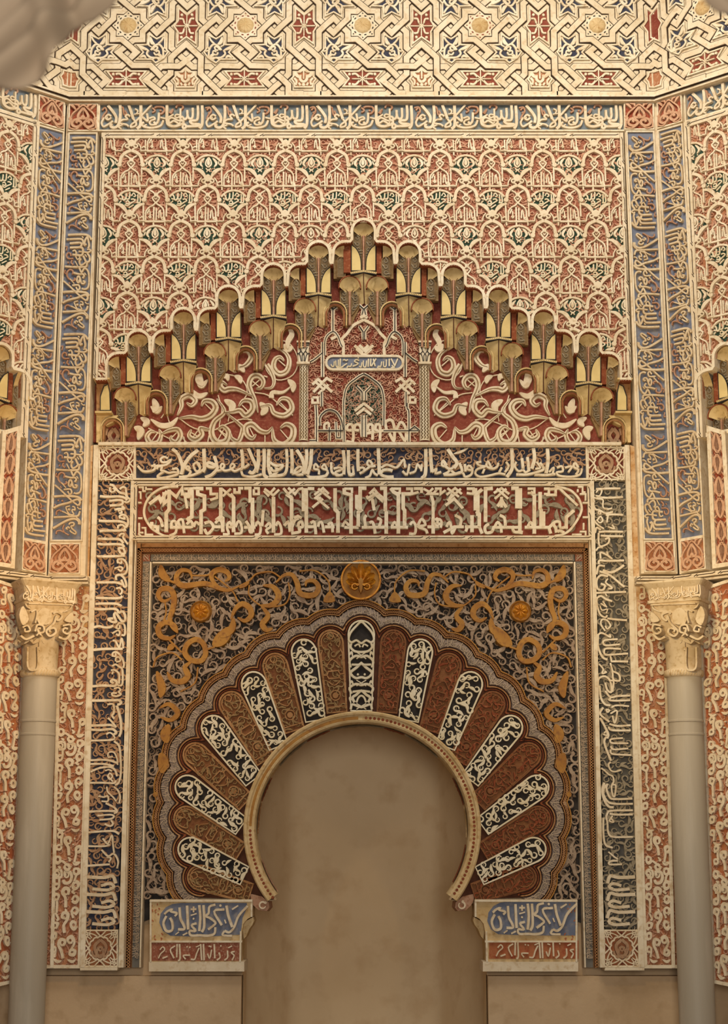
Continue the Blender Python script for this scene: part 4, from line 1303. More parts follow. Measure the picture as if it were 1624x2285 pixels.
CRD = '''16 1180 770 1140 860 1120 840 | 16 1110 770 1150 850 | 16 1090 770 1090 850 | 14 1060 780 1055 850 1030 850 1030 800 | 14 1010 800 1000 850 975 850 970 870 1000 870 | 16 950 770 900 850 | 16 920 770 940 850 | 16 895 770 890 850 | 16 870 770 865 855 | 14 850 790 840 855 815 850 815 790 | 14 800 810 790 860 770 850
14 770 790 740 780 720 800 760 820 730 840 700 850 | *8 760 762 | 14 690 820 680 850 650 850 640 870 | 14 650 780 630 790 610 780 600 790 | 14 640 820 610 840 580 860 540 855 | 16 570 770 565 855 | 14 550 780 545 850 525 850 520 790 | 14 505 800 500 850 480 850 470 830 | 14 600 855 560 868 530 862 | 14 1150 860 1110 868'''
m = M(); draw(m, CRD, KC, kws, H_FIELD + .02, H_FIELD + .028, 3); T.part(m, 'lettering', 'filigree', g, kind='stuff')
GRP = 'painted colonnettes beside the kufic panel'
for x0, x1, lab in ((122, 228, 'small cream colonnette with dark zigzag shaft on the left edge of the kufic panel'), (1417, 1523, 'small cream colonnette with dark zigzag shaft on the right edge of the kufic panel')):
    xc = (x0 + x1) / 2
    B = KC([(xc, 1640)])[0]
    T = Thing('colonnette', lab, 'column', FRONT, B, GRP)
    pa = KC([(x0, 1640), (x1, 840)]); r = (pa[1, 0] - pa[0, 0]) / 2
    m = M(); G = np.zeros((11, 2, 3))
    for i in range(11):
        t = math.pi * i / 10
        G[i, :, 0] = B[0] - r * math.cos(t); G[i, :, 2] = H_FIELD + .035 * math.sin(t); G[i, 0, 1] = pa[0, 1]; G[i, 1, 1] = pa[1, 1]
    m.grid(G); sh = T.part(m, 'shaft', 'plaster_pale', sm=True)
    for c_ in range(3):
        m = M(); n_ = 44
        y = np.linspace(pa[0, 1] + .01, pa[1, 1] - .004, n_); xx = B[0] + (c_ - 1) * r * .52 + np.where(np.arange(n_) % 2, .14, -.14) * r
        t = np.clip((xx - B[0]) / r, -.95, .95)
        hh = H_FIELD + .036 * np.sqrt(1 - t * t)
        m.ribbon(np.stack([xx, y], 1), r * .2, hh - .01, hh + .0015, .1, straight=True); T.part(m, 'zigzag', 'umber_dark', sh)
    f = lambda P: KC(np.asarray(P, float) + [xc - 175, 0])
    m = M(); m.poly(f([(125, 835), (225, 835), (240, 700), (240, 590), (110, 590), (110, 700)]), H_FIELD, H_FIELD + .035, .004); cp = T.part(m, 'capital', 'plaster_pale')
    m = M(); m.ribbon(f([(105, 822), (245, 822)]), 32 * kws, H_FIELD, H_FIELD + .045, .3); m.ribbon(f([(105, 595), (245, 595)]), 26 * kws, H_FIELD, H_FIELD + .045, .3)
    T.part(m, 'capital_moulding', 'plaster', cp, kind='stuff')
    m = M(); draw(m, '9 110 612 240 612 | 9 115 632 235 632 | 9 130 650 150 690 130 720 | 9 220 650 200 690 220 720 | 9 110 715 140 735 155 800 | 9 240 715 210 735 195 800 | 9 165 800 165 735 185 735 185 800 | *9 175 660 | 8 150 690 175 720 200 690 | 8 130 612 130 632 | 8 160 612 160 632 | 8 190 612 190 632', f, kws, H_FIELD, H_FIELD + .0372, 3, .1)
    T.part(m, 'capital_lines', 'ink', cp, kind='stuff')
# sill below the red field
a0, a1, b0, b1 = rect_ab(FRONT, 217, 1388, 984, 995, H_BAND + .03)
m = M(); m.box(a0, a1, b0, b1, -.25, H_BAND + .03, .008); tag(m.build('trim_10', 'plaster_pale'), kind='structure')
# ================================================================== inscription bands around the mihrab
BW0 = FRONT.px([(216, 1000), (1392, 1000), (800, 2160)], H_BAND)
m = M()
_x0, _x1, _yb = BW0[0, 0] - .02, BW0[1, 0] + .02, BW0[2, 1]
yt = FRONT.p1(800, 990, H_BAND)[1]
N1 = '''24 385 215 430 262 500 262 538 240 530 200 | 22 505 215 560 215 640 205 682 160 640 182 600 182 588 155 620 136 652 150 | 22 745 275 700 272 660 277 620 262 590 255 600 228 570 222 553 245 | 24 620 262 578 290 560 312 600 322 700 302 742 282 732 240 690 245
34 690 65 740 112 780 220 768 292 | 38 918 75 850 132 800 202 772 285 | 24 850 245 830 220 808 235 840 255 852 272 820 312 750 312 | 22 932 230 905 188 878 210 900 262 932 250 930 202 900 180 | 24 750 315 850 302 932 272 962 250 | 38 970 65 972 150 976 230 960 270
32 1060 130 1082 200 1050 227 1000 215 1010 188 1050 200 1092 230 1042 292 980 318 | 22 1040 290 1070 262 1122 252 1152 215 1130 198 1118 230 1150 257 1192 252 1220 240 1242 215 1220 198 1203 230 1240 262 1292 242 | 34 1302 70 1312 150 1310 230 1285 248
34 1362 62 1400 150 1432 230 1400 280 1368 265 | 36 1450 68 1450 200 1430 272 | 24 1300 262 1320 302 1400 312 1482 290 | 36 1502 65 1502 200 1500 290 1535 322 | 36 1545 68 1540 180 1546 250 1560 292 | 26 1600 225 1622 250 1600 285 1550 302 | 26 1370 200 1330 230 1300 225'''
N2 = '''28 0 180 60 215 122 210 100 242 40 262 15 230 | 30 0 305 80 302 142 282 160 202 155 68 | 34 200 68 205 200 200 282 | 26 200 282 240 277 292 242 270 223 228 260 250 292 305 290 | 36 245 75 292 150 312 230 302 287 | 34 332 68 332 180 310 292 | 36 377 68 367 200 338 292
28 338 292 360 314 440 314 500 302 522 270 | 22 440 232 410 198 398 242 440 252 440 292 | 22 512 242 490 203 468 235 512 252 520 282 | 26 550 185 556 270 602 292 622 300 | 24 570 242 622 230 642 250 588 272 600 302 652 292 | 34 656 78 666 180 660 292 | 34 702 78 702 200 712 292 752 285
24 740 220 750 292 | 34 786 68 786 200 792 262 | 24 780 242 830 230 842 260 800 282 | 24 830 267 882 230 912 200 882 168 868 200 900 222 942 215 | 24 850 322 892 302 912 250 932 282 962 300 | 36 966 58 971 180 976 292 | 24 990 232 1040 205 1092 222 1122 230 1152 210 1192 158 1202 232
30 1102 312 1040 312 990 292 1008 255 1060 250 1092 260 | 24 1180 262 1220 292 1242 200 | 22 1240 282 1292 262 1312 200 1340 242 1352 200 1345 262 | 36 1386 68 1386 200 1380 292 1350 327 | 36 1426 63 1432 180 1442 272 | 24 1440 272 1482 240 1470 282 1522 270 | 24 1572 212 1540 168 1528 210 1572 227 1592 262 1540 292'''
N3 = '''38 35 68 82 140 117 190 88 237 | ~26 88 108 150 92 215 58 | 24 0 182 22 230 62 242 92 222 | 24 60 250 100 282 142 272 172 282 190 312 242 292 252 242 220 213 208 245 242 255 | 28 138 190 162 262 120 282 60 294 0 292 | 26 186 200 192 267 | 22 332 180 290 188 322 215 372 222 300 242 278 282 320 312 402 302 482 282 545 292
24 420 232 390 178 378 220 432 242 472 222 482 190 | 22 360 242 342 282 | 24 490 272 512 230 | 36 600 58 606 180 600 250 556 314 | 24 550 180 572 222 540 272 | 22 640 180 628 220 660 262 702 252 722 272 762 250 | 30 690 148 702 242 | 30 740 138 752 252 | 36 792 58 802 150 778 242
26 640 292 740 292 852 262 882 240 850 188 | 22 820 180 852 232 808 242 | 36 916 63 921 180 903 282 | 26 800 292 900 297 985 287 | 22 930 272 972 230 960 292 | 22 1000 232 1042 218 1052 262 998 272 1020 302 1122 312 1202 292 1222 240 | 22 1070 232 1132 220 1100 272 | 24 1190 232 1160 188 1148 225 1190 252 1168 292'''


def filler(T, P, r, h0, h1, seed, mt, sp=1.85, tail=1.6, wf=.5):
    P = np.asarray(P)
    m = M(); fill_scrolls(m, lambda Q: in_poly(Q, P), (P[:, 0].min(), P[:, 0].max(), P[:, 1].min(), P[:, 1].max()), r, h0, h1, seed, sp, tail, wf)
    return T.part(m, 'foliage', mt, kind='stuff')


HB = H_BAND
a0, a1, b0, b1 = rect_ab(FRONT, 304, 1305, 999, 1067, HB)
T = Thing('naskh_frieze', 'dark blue frieze of flowing white script directly below the red gable field', 'frieze', FRONT, ((a0 + a1) / 2, b0))
panel(T, 'ground', a0, a1, b0, b1, -.17, HB - .012, 'navy', .014, HB + .012)
filler(T, [(a0, b0 + .06), (a1, b0 + .06), (a1, b1), (a0, b1)], .022, HB - .012, HB - .002, 3, 'tendril', 1.65)
for x0, s in ((210, N1), (600, N2), (990, N3)):
    f = crop(FRONT, x0, 985, 3.961, HB + .008); ws = FRONT.mpp(800, 1030) / 3.961
    for t in parse(s):
        m = M(); draw(m, [t], f, ws * 1.0, HB - .012, HB + .009, 3, .18); T.part(m, 'letter', 'plaster_pale')


def lobed_medallion(T, c, R, h0, h1, mt='plaster_pale'):
    t = np.linspace(0, 2 * math.pi, 96, endpoint=False); r = R * (.62 + .06 * np.abs(np.cos(t * 6)))
    m = M(); m.ribbon(c + np.stack([r * np.cos(t), r * np.sin(t)], 1), R * .11, h0, h1, .2, closed=True); T.part(m, 'medallion_ring', mt)
    m = M()
    for k in range(4):
        for d in (-1, 1):
            a = k * math.pi / 2
            rot = np.array([[math.cos(a), math.sin(a)], [-math.sin(a), math.cos(a)]])
            for pts, w in ((np.array([(.18 * d, .66), (.45 * d, .80), (.92 * d, .92)]), .08), (np.array([(0, .70), (.16 * d, .84), (.3 * d, 1.0)]), .09), (np.array([(.52 * d, .58), (.66 * d, .8), (.60 * d, 1.0)]), .07), (np.array([(.86 * d, .55), (.75 * d, .72), (.98 * d, .86)]), .07)):
                m.ribbon(smooth(pts, 3) @ rot * R + c, w * R, h0, h1, .2)
    T.part(m, 'medallion_tracery', mt, kind='stuff')
    m = M()
    for k in range(4):
        a = k * math.pi / 2
        for o in ((0, .035), (0, -.035), (.035, 0), (-.035, 0)):
            m.disc(c + np.array([math.cos(a), math.sin(a)]) * R * .84 + np.array(o) * R * 1.4, R * .03, h0, h1 + .0008, 5)
    T.part(m, 'medallion_dots', 'red_deep', kind='stuff')
    m = M()
    draw(m, '26 0 -60 -40 -20 -30 30 0 62 30 30 40 -20 0 -60 | 20 -30 60 -20 10 0 -10 20 10 30 60 | 18 -60 20 -50 50 -20 66 | 18 60 20 50 50 20 66 | 14 -20 -10 0 20 20 -10 | *8 0 48', lambda P: c + np.asarray(P) * [1, -1] * R / 125, R / 125, h0, h1 - .004, 3)
    T.part(m, 'medallion_palmette', 'tendril')


GRP_M = 'lobed medallion squares at the ends of the white script bands'
for x0, x1, y0, y1, lab in ((222, 302, 999, 1070, 'lobed medallion square at the upper left corner of the white script bands'), (1312, 1392, 999, 1070, 'lobed medallion square at the upper right corner of the white script bands'),
                            (186, 262, 2076, 2156, 'worn lobed medallion square low on the left script band'), (1348, 1426, 2076, 2156, 'worn lobed medallion square low on the right script band')):
    R = FRONT.px(rect_px(x0, x1, y0, y1), HB)
    c = R.mean(0)
    T = Thing('medallion_square', lab, 'wall panel', FRONT, (c[0], R[:, 1].min()), GRP_M)
    m = M(); m.poly(R, -.17, HB - .010); T.part(m, 'ground', 'red_deep' if y0 < 1500 else 'red_faded')
    m = M(); m.ribbon(R, .010, -.1, HB + .006, .2, closed=True, straight=True); T.part(m, 'border', 'plaster_pale')
    lobed_medallion(T, c, (R[1, 0] - R[0, 0]) / 2, HB - .01, HB + .008, 'plaster_pale' if y0 < 1500 else 'plaster')

# vertical white script: traced down each side
L1 = '''38 340 160 400 180 470 260 520 300 600 320 640 380 | 30 350 210 345 260 380 290 430 265 400 220 | 32 510 240 560 205 610 220 620 280 640 370 690 420 640 465 590 450 | 40 175 360 300 370 500 365 600 390 640 430 | 38 330 440 480 425 560 440 555 490 520 505 340 520 | 38 420 590 500 575 590 575 550 530
28 480 610 530 600 545 640 500 650 | 34 520 740 510 700 570 675 640 720 655 820 630 880 600 890 | 28 530 730 600 745 580 700 | 40 155 775 300 785 480 785 590 810 640 870 | 32 480 910 490 860 560 850 600 900 580 950 620 930 | 40 165 955 300 945 500 945 600 930
32 500 1040 540 1000 590 1010 570 1060 600 1110 650 1180 | 40 140 1080 250 1085 420 1085 520 1100 575 1160 | 40 135 1170 250 1180 450 1175 560 1190 590 1230 | 36 590 1230 540 1240 490 1250 530 1330 600 1330 580 1260 540 1230 | 40 125 1380 250 1385 450 1380 600 1370
34 480 1500 480 1440 560 1430 620 1490 640 1600 600 1680 530 1690 | 26 490 1490 540 1500 540 1450 | 28 420 1590 520 1560 560 1590 530 1630 480 1600 | 36 450 1790 450 1720 520 1700 590 1760 625 1880 590 1900 560 1830 540 1780 | 38 115 1825 300 1825 440 1825 560 1860
32 450 1930 510 1920 550 1960 540 2010 510 2030 | 40 105 2090 300 2095 500 2095 560 2060 | 40 100 2190 250 2185 450 2190 545 2230'''
L2 = '''40 120 70 250 75 420 65 500 80 540 130 600 110 640 180 640 260 590 280 530 200 490 140 455 160 470 230 490 290 430 290 370 260 360 235 440 230 | 32 480 390 540 310 620 330 640 420 630 510 580 510 | 26 480 390 545 400 550 340 | 30 420 485 520 430 550 470 530 520 490 490
40 110 380 200 360 280 380 380 380 440 350 | 30 430 600 480 620 540 720 580 570 600 640 610 740 | 42 95 765 250 750 430 745 600 745 | 32 430 880 430 820 490 800 560 860 620 990 610 1070 | 28 440 870 480 870 480 820 | 28 480 960 490 900 540 890 560 950 490 970
32 420 1040 480 1010 540 1050 590 1090 600 1220 590 1350 540 1370 500 1350 | 30 400 1110 470 1110 540 1180 540 1340 | 26 420 1180 440 1130 | 40 75 1385 250 1370 400 1375 480 1370 500 1310 440 1270 400 1300 450 1330 | 28 450 1420 530 1405 560 1450 530 1480 570 1520 500 1550 430 1540 420 1500 500 1500
42 75 1625 250 1625 450 1620 540 1620 570 1670 510 1700 | 32 340 1690 440 1690 450 1830 420 1880 460 1940 | 40 500 1710 540 1850 570 2000 570 2150 540 2240 | 40 55 2050 250 2045 400 2040 490 2080 | 40 50 2120 250 2125 420 2110 490 2170 450 2200 | 30 350 1920 420 1990 490 2080 | 26 320 2200 380 2170 440 2210 470 2270'''
L3 = '''22 70 55 250 50 310 40 | 22 300 60 350 110 365 250 365 380 345 460 310 485 | 16 240 210 250 170 300 170 330 230 335 290 | 18 240 215 290 210 | 22 70 245 200 240 270 250 330 270 | 22 70 280 200 280 300 300 | 22 75 355 160 320 260 310 310 340 330 400 | 16 215 345 250 335 280 350 | 16 240 400 260 370 285 400 260 430 240 400 290 450
22 70 462 200 462 300 465 320 440 | 16 230 500 240 550 290 600 320 640 | 18 300 500 340 540 360 600 350 660 | 18 150 590 200 600 240 590 240 640 180 640 | 20 220 660 300 700 330 740 300 760 | 24 55 742 180 735 320 735 | 20 140 780 260 770 300 785 270 810 160 820 | 20 270 820 290 860 260 880 210 860 | 22 50 942 200 930 300 930 350 960
18 190 1000 240 1050 280 970 290 1060 300 1140 | 20 40 1075 200 1075 260 1060 | 18 180 1110 240 1170 300 1150 340 1220 330 1290 | 20 230 1180 270 1190 250 1230 | 22 40 1265 180 1255 260 1250'''
R1 = '''22 85 135 200 130 320 130 | 16 85 170 110 140 140 150 120 200 80 200 | 22 90 210 200 220 345 212 | 16 70 260 60 220 100 230 150 240 150 290 160 320 200 330 240 320 | 20 60 290 80 330 120 340 180 370 250 355 | 16 105 360 120 350 130 375 110 375 105 355 | 22 180 385 250 380 345 385 | 18 60 330 60 420 100 480 160 520
16 100 430 130 400 150 440 120 460 90 430 | 18 190 460 200 390 | 16 200 500 260 520 240 480 | 22 110 550 200 545 345 548 | 20 75 560 90 510 130 530 | 22 130 585 220 590 345 592 | 20 110 560 110 650 130 690 200 660 210 610 170 620 | 18 85 730 110 700 150 700 | 18 130 810 130 750 200 780 240 810 200 780 190 740 | 22 110 860 120 825 200 830 355 825
20 90 960 110 880 170 880 | 26 355 870 300 910 230 940 150 920 | 22 120 930 220 970 330 1060 360 1080 | 22 200 980 130 970 90 1020 100 1100 150 1110 170 1070 130 1050 | 18 200 1000 180 1040 240 1090 200 1100 | 22 80 1140 200 1135 375 1130 | 16 190 1170 170 1140 | 22 95 1280 90 1200 130 1170 180 1200 240 1220 | 14 130 1240 180 1270 150 1220 190 1280'''
R2 = '''20 50 0 80 90 130 120 150 100 | 14 80 10 100 50 150 40 140 80 | 22 150 130 230 140 340 148 | 18 130 250 90 190 100 140 150 150 180 200 150 230 130 200 | 20 50 300 90 270 140 290 180 310 170 280 | 24 60 290 60 400 100 500 150 530 | 20 250 330 130 340 110 370 140 390 270 380 | 20 280 425 150 420 120 440 130 480 200 480 350 470
18 180 490 190 540 200 550 | 22 200 545 270 545 350 548 | 20 180 560 200 640 210 720 270 730 260 670 200 640 | 18 70 570 110 620 100 660 140 650 120 640 | 22 60 780 70 710 130 690 180 740 190 840 150 820 130 750 | 20 200 840 210 740 170 730 | 22 75 780 90 900 130 960 180 970 | 22 130 830 180 890 250 880 370 875
20 180 900 170 920 250 925 370 920 | 18 190 990 240 970 360 978 | 18 150 1040 140 1010 170 1020 150 1040 | 18 180 1050 240 1020 240 1080 220 1140 200 1070 | 22 110 990 80 1050 130 1100 170 1130 | 22 170 1150 250 1168 375 1162 | 22 160 1180 200 1210 375 1212 | 24 80 1090 130 1180 160 1250 150 1290 | 16 120 1240 140 1220 150 1260 110 1250'''
R3 = '''24 130 0 100 60 120 140 165 250 | 20 280 30 170 40 160 70 200 80 330 80 | 20 330 130 190 140 160 110 | 20 160 140 170 180 250 190 360 195 | 18 160 260 140 290 160 340 200 355 260 340 | 18 70 320 110 350 140 380 180 400 190 450 170 500 180 580 200 590 210 490 170 480 | 22 130 470 120 520 150 600 200 620 370 615
22 110 480 90 560 130 640 200 665 375 665 | 26 100 460 80 540 100 630 140 690 190 700 | 22 130 740 200 730 375 728 | 22 150 760 220 770 375 768 | 20 140 740 120 790 130 850 140 950 190 985 375 985 | 18 180 780 150 830 190 840 160 800 | 22 90 800 90 950 110 1060 180 1090 | 16 140 1130 200 1180 230 1200 | 20 230 1215 160 1220 150 1250 270 1250'''
GRP_V = 'vertical white script bands beside the mihrab'
for x0, x1, xb0, xb1, parts_, lab, sd in ((220, 291, 190, 262, ((200, 1060, 7.62, L1), (195, 1350, 7.62, L2), (185, 1640, 4.33, L3)), 'tall dark band of white script down the left side of the mihrab', 11),
                                         (1328, 1396, 1351, 1420, ((1310, 1060, 4.33, R1), (1320, 1350, 4.33, R2), (1325, 1640, 4.33, R3)), 'tall dark band of white script down the right side of the mihrab', 23)):
    Q = FRONT.px([(x0, 1076), (x1, 1076), (xb1, 2072), (xb0, 2072)], HB)
    T = Thing('script_band', lab, 'inscription band', FRONT, (Q[:, 0].mean(), Q[2, 1]), GRP_V)
    m = M(); m.poly(Q, -.17, HB - .012); T.part(m, 'ground', 'navy' if x0 < 800 else 'slate')
    filler(T, Q, .024, HB - .012, HB - .001, sd, 'tendril' if x0 < 800 else 'tendril_grey', 1.6)
    s = 1 if x0 < 800 else -1
    for cx0, cy0, sc, t in parts_:
        f = crop(FRONT, cx0, cy0, sc, HB + .008); ws = FRONT.mpp(cx0, cy0) / sc
        for q in parse(t):
            m = M(); draw(m, [q], f, ws * (1.15 if sc > 5 else .98), HB - .012, HB + .009, 5, .14); T.part(m, 'letter', 'plaster_pale' if cy0 < 1500 else 'plaster')
    # last stretch of script, worn
    f = bil(FRONT, [(xb0 + 4, 1945), (xb1 - 4, 1945), (xb1 - 3, 2066), (xb0 + 3, 2066)], HB)
    for k in range(3):
        m = M()
        v = .1 + k * .32
        for st_ in ('9 0 0 60 1 90 -2 100 12', '8 50 16 80 12 95 18 80 22', '8 20 22 70 24 95 20'):
            draw(m, st_, lambda P: f(np.stack([P[:, 0] / 100 if s > 0 else 1 - P[:, 0] / 100, v + P[:, 1] / 100], 1)), .0022, HB - .012, HB + .008, 3)
        T.part(m, 'letter', 'plaster')
# plain fillets between the bands
_tr = 11
for x0, x1, y0, y1, h, mt in ((217, 1393, 990, 998, .012, 'plaster_pale'), (291, 302, 1076, 2160, .014, 'plaster_pale'), (1317, 1328, 1076, 2160, .014, 'plaster_pale')):
    pass
for q, mt, h in (([(208, 992), (221, 992), (190, 2160), (178, 2160)], 'plaster_pale', .016), ([(1393, 992), (1405, 992), (1438, 2160), (1424, 2160)], 'plaster_pale', .016),
                 ([(291, 1072), (300, 1072), (276, 2160), (263, 2160)], 'plaster_pale', .016), ([(1316, 1072), (1326, 1072), (1350, 2160), (1338, 2160)], 'plaster_pale', .016),
                 ([(190, 1000), (208, 992), (196, 1400), (186, 1400)], 'stained_plaster', .0), ([(1405, 992), (1426, 1000), (1430, 1400), (1413, 1400)], 'stained_plaster', .0)):
    P = FRONT.px(q, HB + h); m = M(); m.poly(P, -.17, HB + h, .003, bottom=True)
    tag(m.build('trim_%d' % _tr, mt), kind='structure'); _tr += 1
# feet of the side panels
for q in ([(178, 2158), (263, 2158), (262, 2166), (178, 2166)], [(1350, 2158), (1438, 2158), (1438, 2166), (1348, 2166)]):
    P = FRONT.px(q, HB + .016); m = M(); m.poly(P, -.17, HB + .016, .002, bottom=True); tag(m.build('trim_%d' % _tr, 'plaster_pale'), kind='structure'); _tr += 1

# ================================================================== kufic frieze over the mihrab frame
K1 = '''26 500 72 420 75 340 85 270 120 210 170 170 230 150 290 145 350 160 410 190 460 230 510 290 550 350 580 420 590 | -40 200 255 300 180 320 225 385 120 | -40 352 130 352 250 405 200 | -42 375 545 375 350 405 310 405 105 | -36 415 125 480 180 540 85 540 150 605 150 | -30 560 95 610 95 610 180 570 180 592 300
-44 640 80 640 385 585 420 | -30 650 90 720 90 | -42 735 565 735 330 770 310 770 170 700 150 700 92 760 92 | -30 785 92 835 92 835 150 900 150 900 190 830 212 | -42 940 85 940 385 890 425 | -42 960 540 960 400 930 380 | -40 225 440 225 490 285 490 285 545 | 34 340 490 315 415 285 390
-36 415 495 570 495 | 30 430 495 432 440 475 440 475 545 410 582 | 30 520 492 500 432 545 420 560 555 | 32 585 462 632 430 645 490 565 492 | 30 662 492 682 440 722 470 | 34 770 452 832 440 862 500 802 562 770 512 | -34 865 490 940 490 | 32 882 452 922 420 952 450 960 545
30 1000 482 1030 440 1052 492 1002 492 1022 562 962 567 | -42 1072 545 1072 190 1040 150 | 30 1092 492 1122 430 1152 470 1152 552 1080 562 | 34 1200 430 1232 482 1242 542 1272 542 | -34 1180 495 1300 495 | -42 1268 545 1268 190 | 30 1300 482 1322 440 1352 482 1342 562 1290 572 | -34 1365 485 1380 320
30 1400 492 1440 450 1452 492 1410 522 1432 562 | -42 1485 550 1485 180 | 30 1512 482 1532 440 1562 492 1562 562 1492 572 | -28 955 100 1050 180 | -28 1045 95 960 175 | -32 1082 90 1082 135 1132 135 1132 90 1172 90 | -36 1182 90 1242 90 1242 240 | -28 1282 90 1332 90 1332 150 1282 150 1282 100
-28 1392 95 1482 165 1545 105 | -28 1500 85 1430 165 1385 115 | -20 90 80 135 80 135 120 165 120 | -20 90 130 110 130 110 200 | -20 165 75 165 100 230 100 | -20 85 240 120 240 | -20 85 400 130 400 | -20 95 450 95 550 140 550 | -20 120 500 160 500 160 570 240 570 | -20 85 560 120 590'''
K2 = '''-42 95 540 95 190 40 150 | -30 10 90 60 150 130 95 | -30 60 85 130 150 170 100 215 90 | -36 215 90 215 330 | -42 247 550 247 90 | -28 330 160 420 90 480 150 | -28 370 95 500 200 | -28 330 200 440 110 | -30 350 190 480 300 | -30 310 290 420 200 | -36 262 95 330 95 | -42 545 90 545 310 575 340 575 550 | -34 400 190 360 200
34 20 480 60 440 80 540 | -34 120 400 160 380 200 400 | 34 100 490 130 420 170 400 | 34 160 490 170 450 200 440 210 490 170 500 180 540 90 560 | -34 265 490 330 490 | 34 290 450 330 440 345 545 | 32 370 490 380 450 410 450 430 550 | 32 470 470 510 450 520 545 | -36 330 550 360 550 | -36 440 490 540 490
-42 710 560 710 160 640 140 640 90 | -28 640 95 720 95 720 140 | -42 785 490 785 340 810 320 770 290 770 160 | -34 640 495 790 495 | 30 620 490 650 440 690 480 | -42 805 320 805 90 870 90 | -42 1065 330 1065 90 1010 90 | -30 900 150 950 100 980 140 870 200 | -30 870 170 900 210 980 140 1040 190 | -30 930 130 1030 220 1040 180 | -36 930 200 950 320
-34 820 495 1060 495 | 34 860 480 850 400 870 370 | 34 900 450 930 440 950 490 960 560 | 34 1000 490 1020 420 980 400 | -42 1075 560 1075 330 | -42 1200 560 1200 160 1150 130 1120 90 | -28 1140 95 1215 95 1215 140 1150 140 | -34 1120 495 1300 495 | 30 1130 490 1160 440 1190 480 | -42 1265 490 1265 320 1250 300 1250 150 1330 150 | -30 1280 95 1340 95 1340 150 1410 130 | -34 1360 95 1440 95 1440 140
-28 1460 95 1560 150 1600 100 | -28 1560 90 1500 150 1620 150 | -36 1540 160 1560 230 1560 400 | 32 1320 470 1350 440 1380 480 1370 560 1310 560 | 32 1400 480 1440 410 1480 470 1400 490 1480 520 1500 560 | -34 1500 490 1620 490 | -40 1560 400 1560 560 | 32 1580 420 1610 400'''
K3 = '''-28 0 95 60 95 60 150 110 110 | -28 120 160 210 90 280 150 | -28 130 90 250 180 | -28 270 95 130 220 | -34 110 270 200 200 290 300 | -36 150 210 190 130 | -30 330 95 400 95 400 150 330 140 | -42 420 320 420 90 | -42 385 545 385 370 | -42 445 380 445 140 490 100 | -36 460 490 490 560 | -42 430 330 460 360 460 490
-34 0 460 60 460 | 30 20 460 40 410 70 440 60 500 | 32 120 490 150 440 170 490 180 560 220 480 | -34 90 550 200 490 300 490 | 34 260 490 270 410 210 370 | -34 310 490 450 490 | 34 320 540 340 480 | -42 525 440 525 95 600 90 | -42 850 300 850 90 790 90 | -28 610 140 690 90 770 150 | -28 640 95 760 200 | -28 740 95 620 200 | -34 690 180 690 290 | -36 650 280 690 210 740 290
34 560 460 520 490 530 550 590 540 610 490 | 32 620 490 650 440 680 480 690 550 | -34 600 495 870 495 | 34 730 480 720 400 670 370 | 34 800 490 820 540 870 545 | -42 880 320 880 545 910 550 | -42 885 90 885 300 | -28 960 95 1030 95 1030 140 960 140 | -42 1030 560 1030 160 990 130 | -34 930 495 1180 495 | 30 960 490 990 440 1015 480 | -42 1100 490 1100 320 1090 300 1090 130 | -42 1125 480 1125 330
-28 1130 95 1180 95 1180 150 1130 150 | -30 1150 160 1250 160 1250 100 | -30 1190 100 1290 90 1340 140 1480 270 | -36 1200 560 1180 500 1220 460 1250 500 1260 550 | 32 1230 480 1240 440 1290 440 1300 500 1360 490 | -38 1360 510 1360 390 1440 320 | 34 1340 550 1290 530 1270 545 | 26 1240 72 1320 85 1400 110 1460 160 1500 220 1520 290 1510 350 1480 410 1440 470 1390 530 1320 570 1240 585
-20 1480 75 1530 75 1530 130 1560 130 | -20 1500 150 1560 150 1560 220 | -20 1530 240 1590 240 | -20 1530 390 1590 390 | -20 1500 540 1560 540 1560 580 | -20 1540 450 1540 520 | -20 1420 570 1520 570 | -20 1480 100 1480 130'''
a0, a1, b0, b1 = rect_ab(FRONT, 308, 1308, 1086, 1194, HB)
T = Thing('kufic_frieze', 'wide dark red frieze of square kufic letters over the mihrab frame', 'frieze', FRONT, ((a0 + a1) / 2, b0))
panel(T, 'ground', a0, a1, b0, b1, -.17, HB - .014, 'red_deep', .034, HB + .010, 'plaster')
filler(T, [(a0 + .06, b0 + .04), (a1 - .06, b0 + .04), (a1 - .06, b1 - .05), (a0 + .06, b1 - .05)], .036, HB - .014, HB - .002, 9, 'tendril_grey', 1.75, 1.5, .55)
for x0, s in ((290, K1), (630, K2), (970, K3)):
    f = crop(FRONT, x0, 1070, 4.64, HB + .008); ws = FRONT.mpp(800, 1140) / 4.64
    for n_, t in enumerate(parse(s)):
        m = M(); draw(m, [t], f, ws, HB - .014, HB + .009, 3, .12); o = T.part(m, 'letter', 'plaster_pale')
m = M()
for yy in (b0 - .017, b1 + .017):
    fret(m, (a0 - .03, yy), (a1 + .03, yy), HB + .009, HB + .0115, .24, .006, .0045)
for xx in (a0 - .017, a1 + .017):
    fret(m, (xx, b0 - .01), (xx, b1 + .01), HB + .009, HB + .0115, .2, .006, .0045)
T.part(m, 'chain_line', 'line_black', kind='stuff')
# ================================================================== mihrab: frame, spandrels, horseshoe arch
YB = 2160


def hw(x, y, h):
    return abs(FRONT.p1(x, y, h)[0] - FRONT.p1(CX, y, h)[0])


AX = FRONT.p1(CX, 1500, H_ARCH)[0]
ZB = FRONT.p1(CX, YB, H_ARCH)[1]


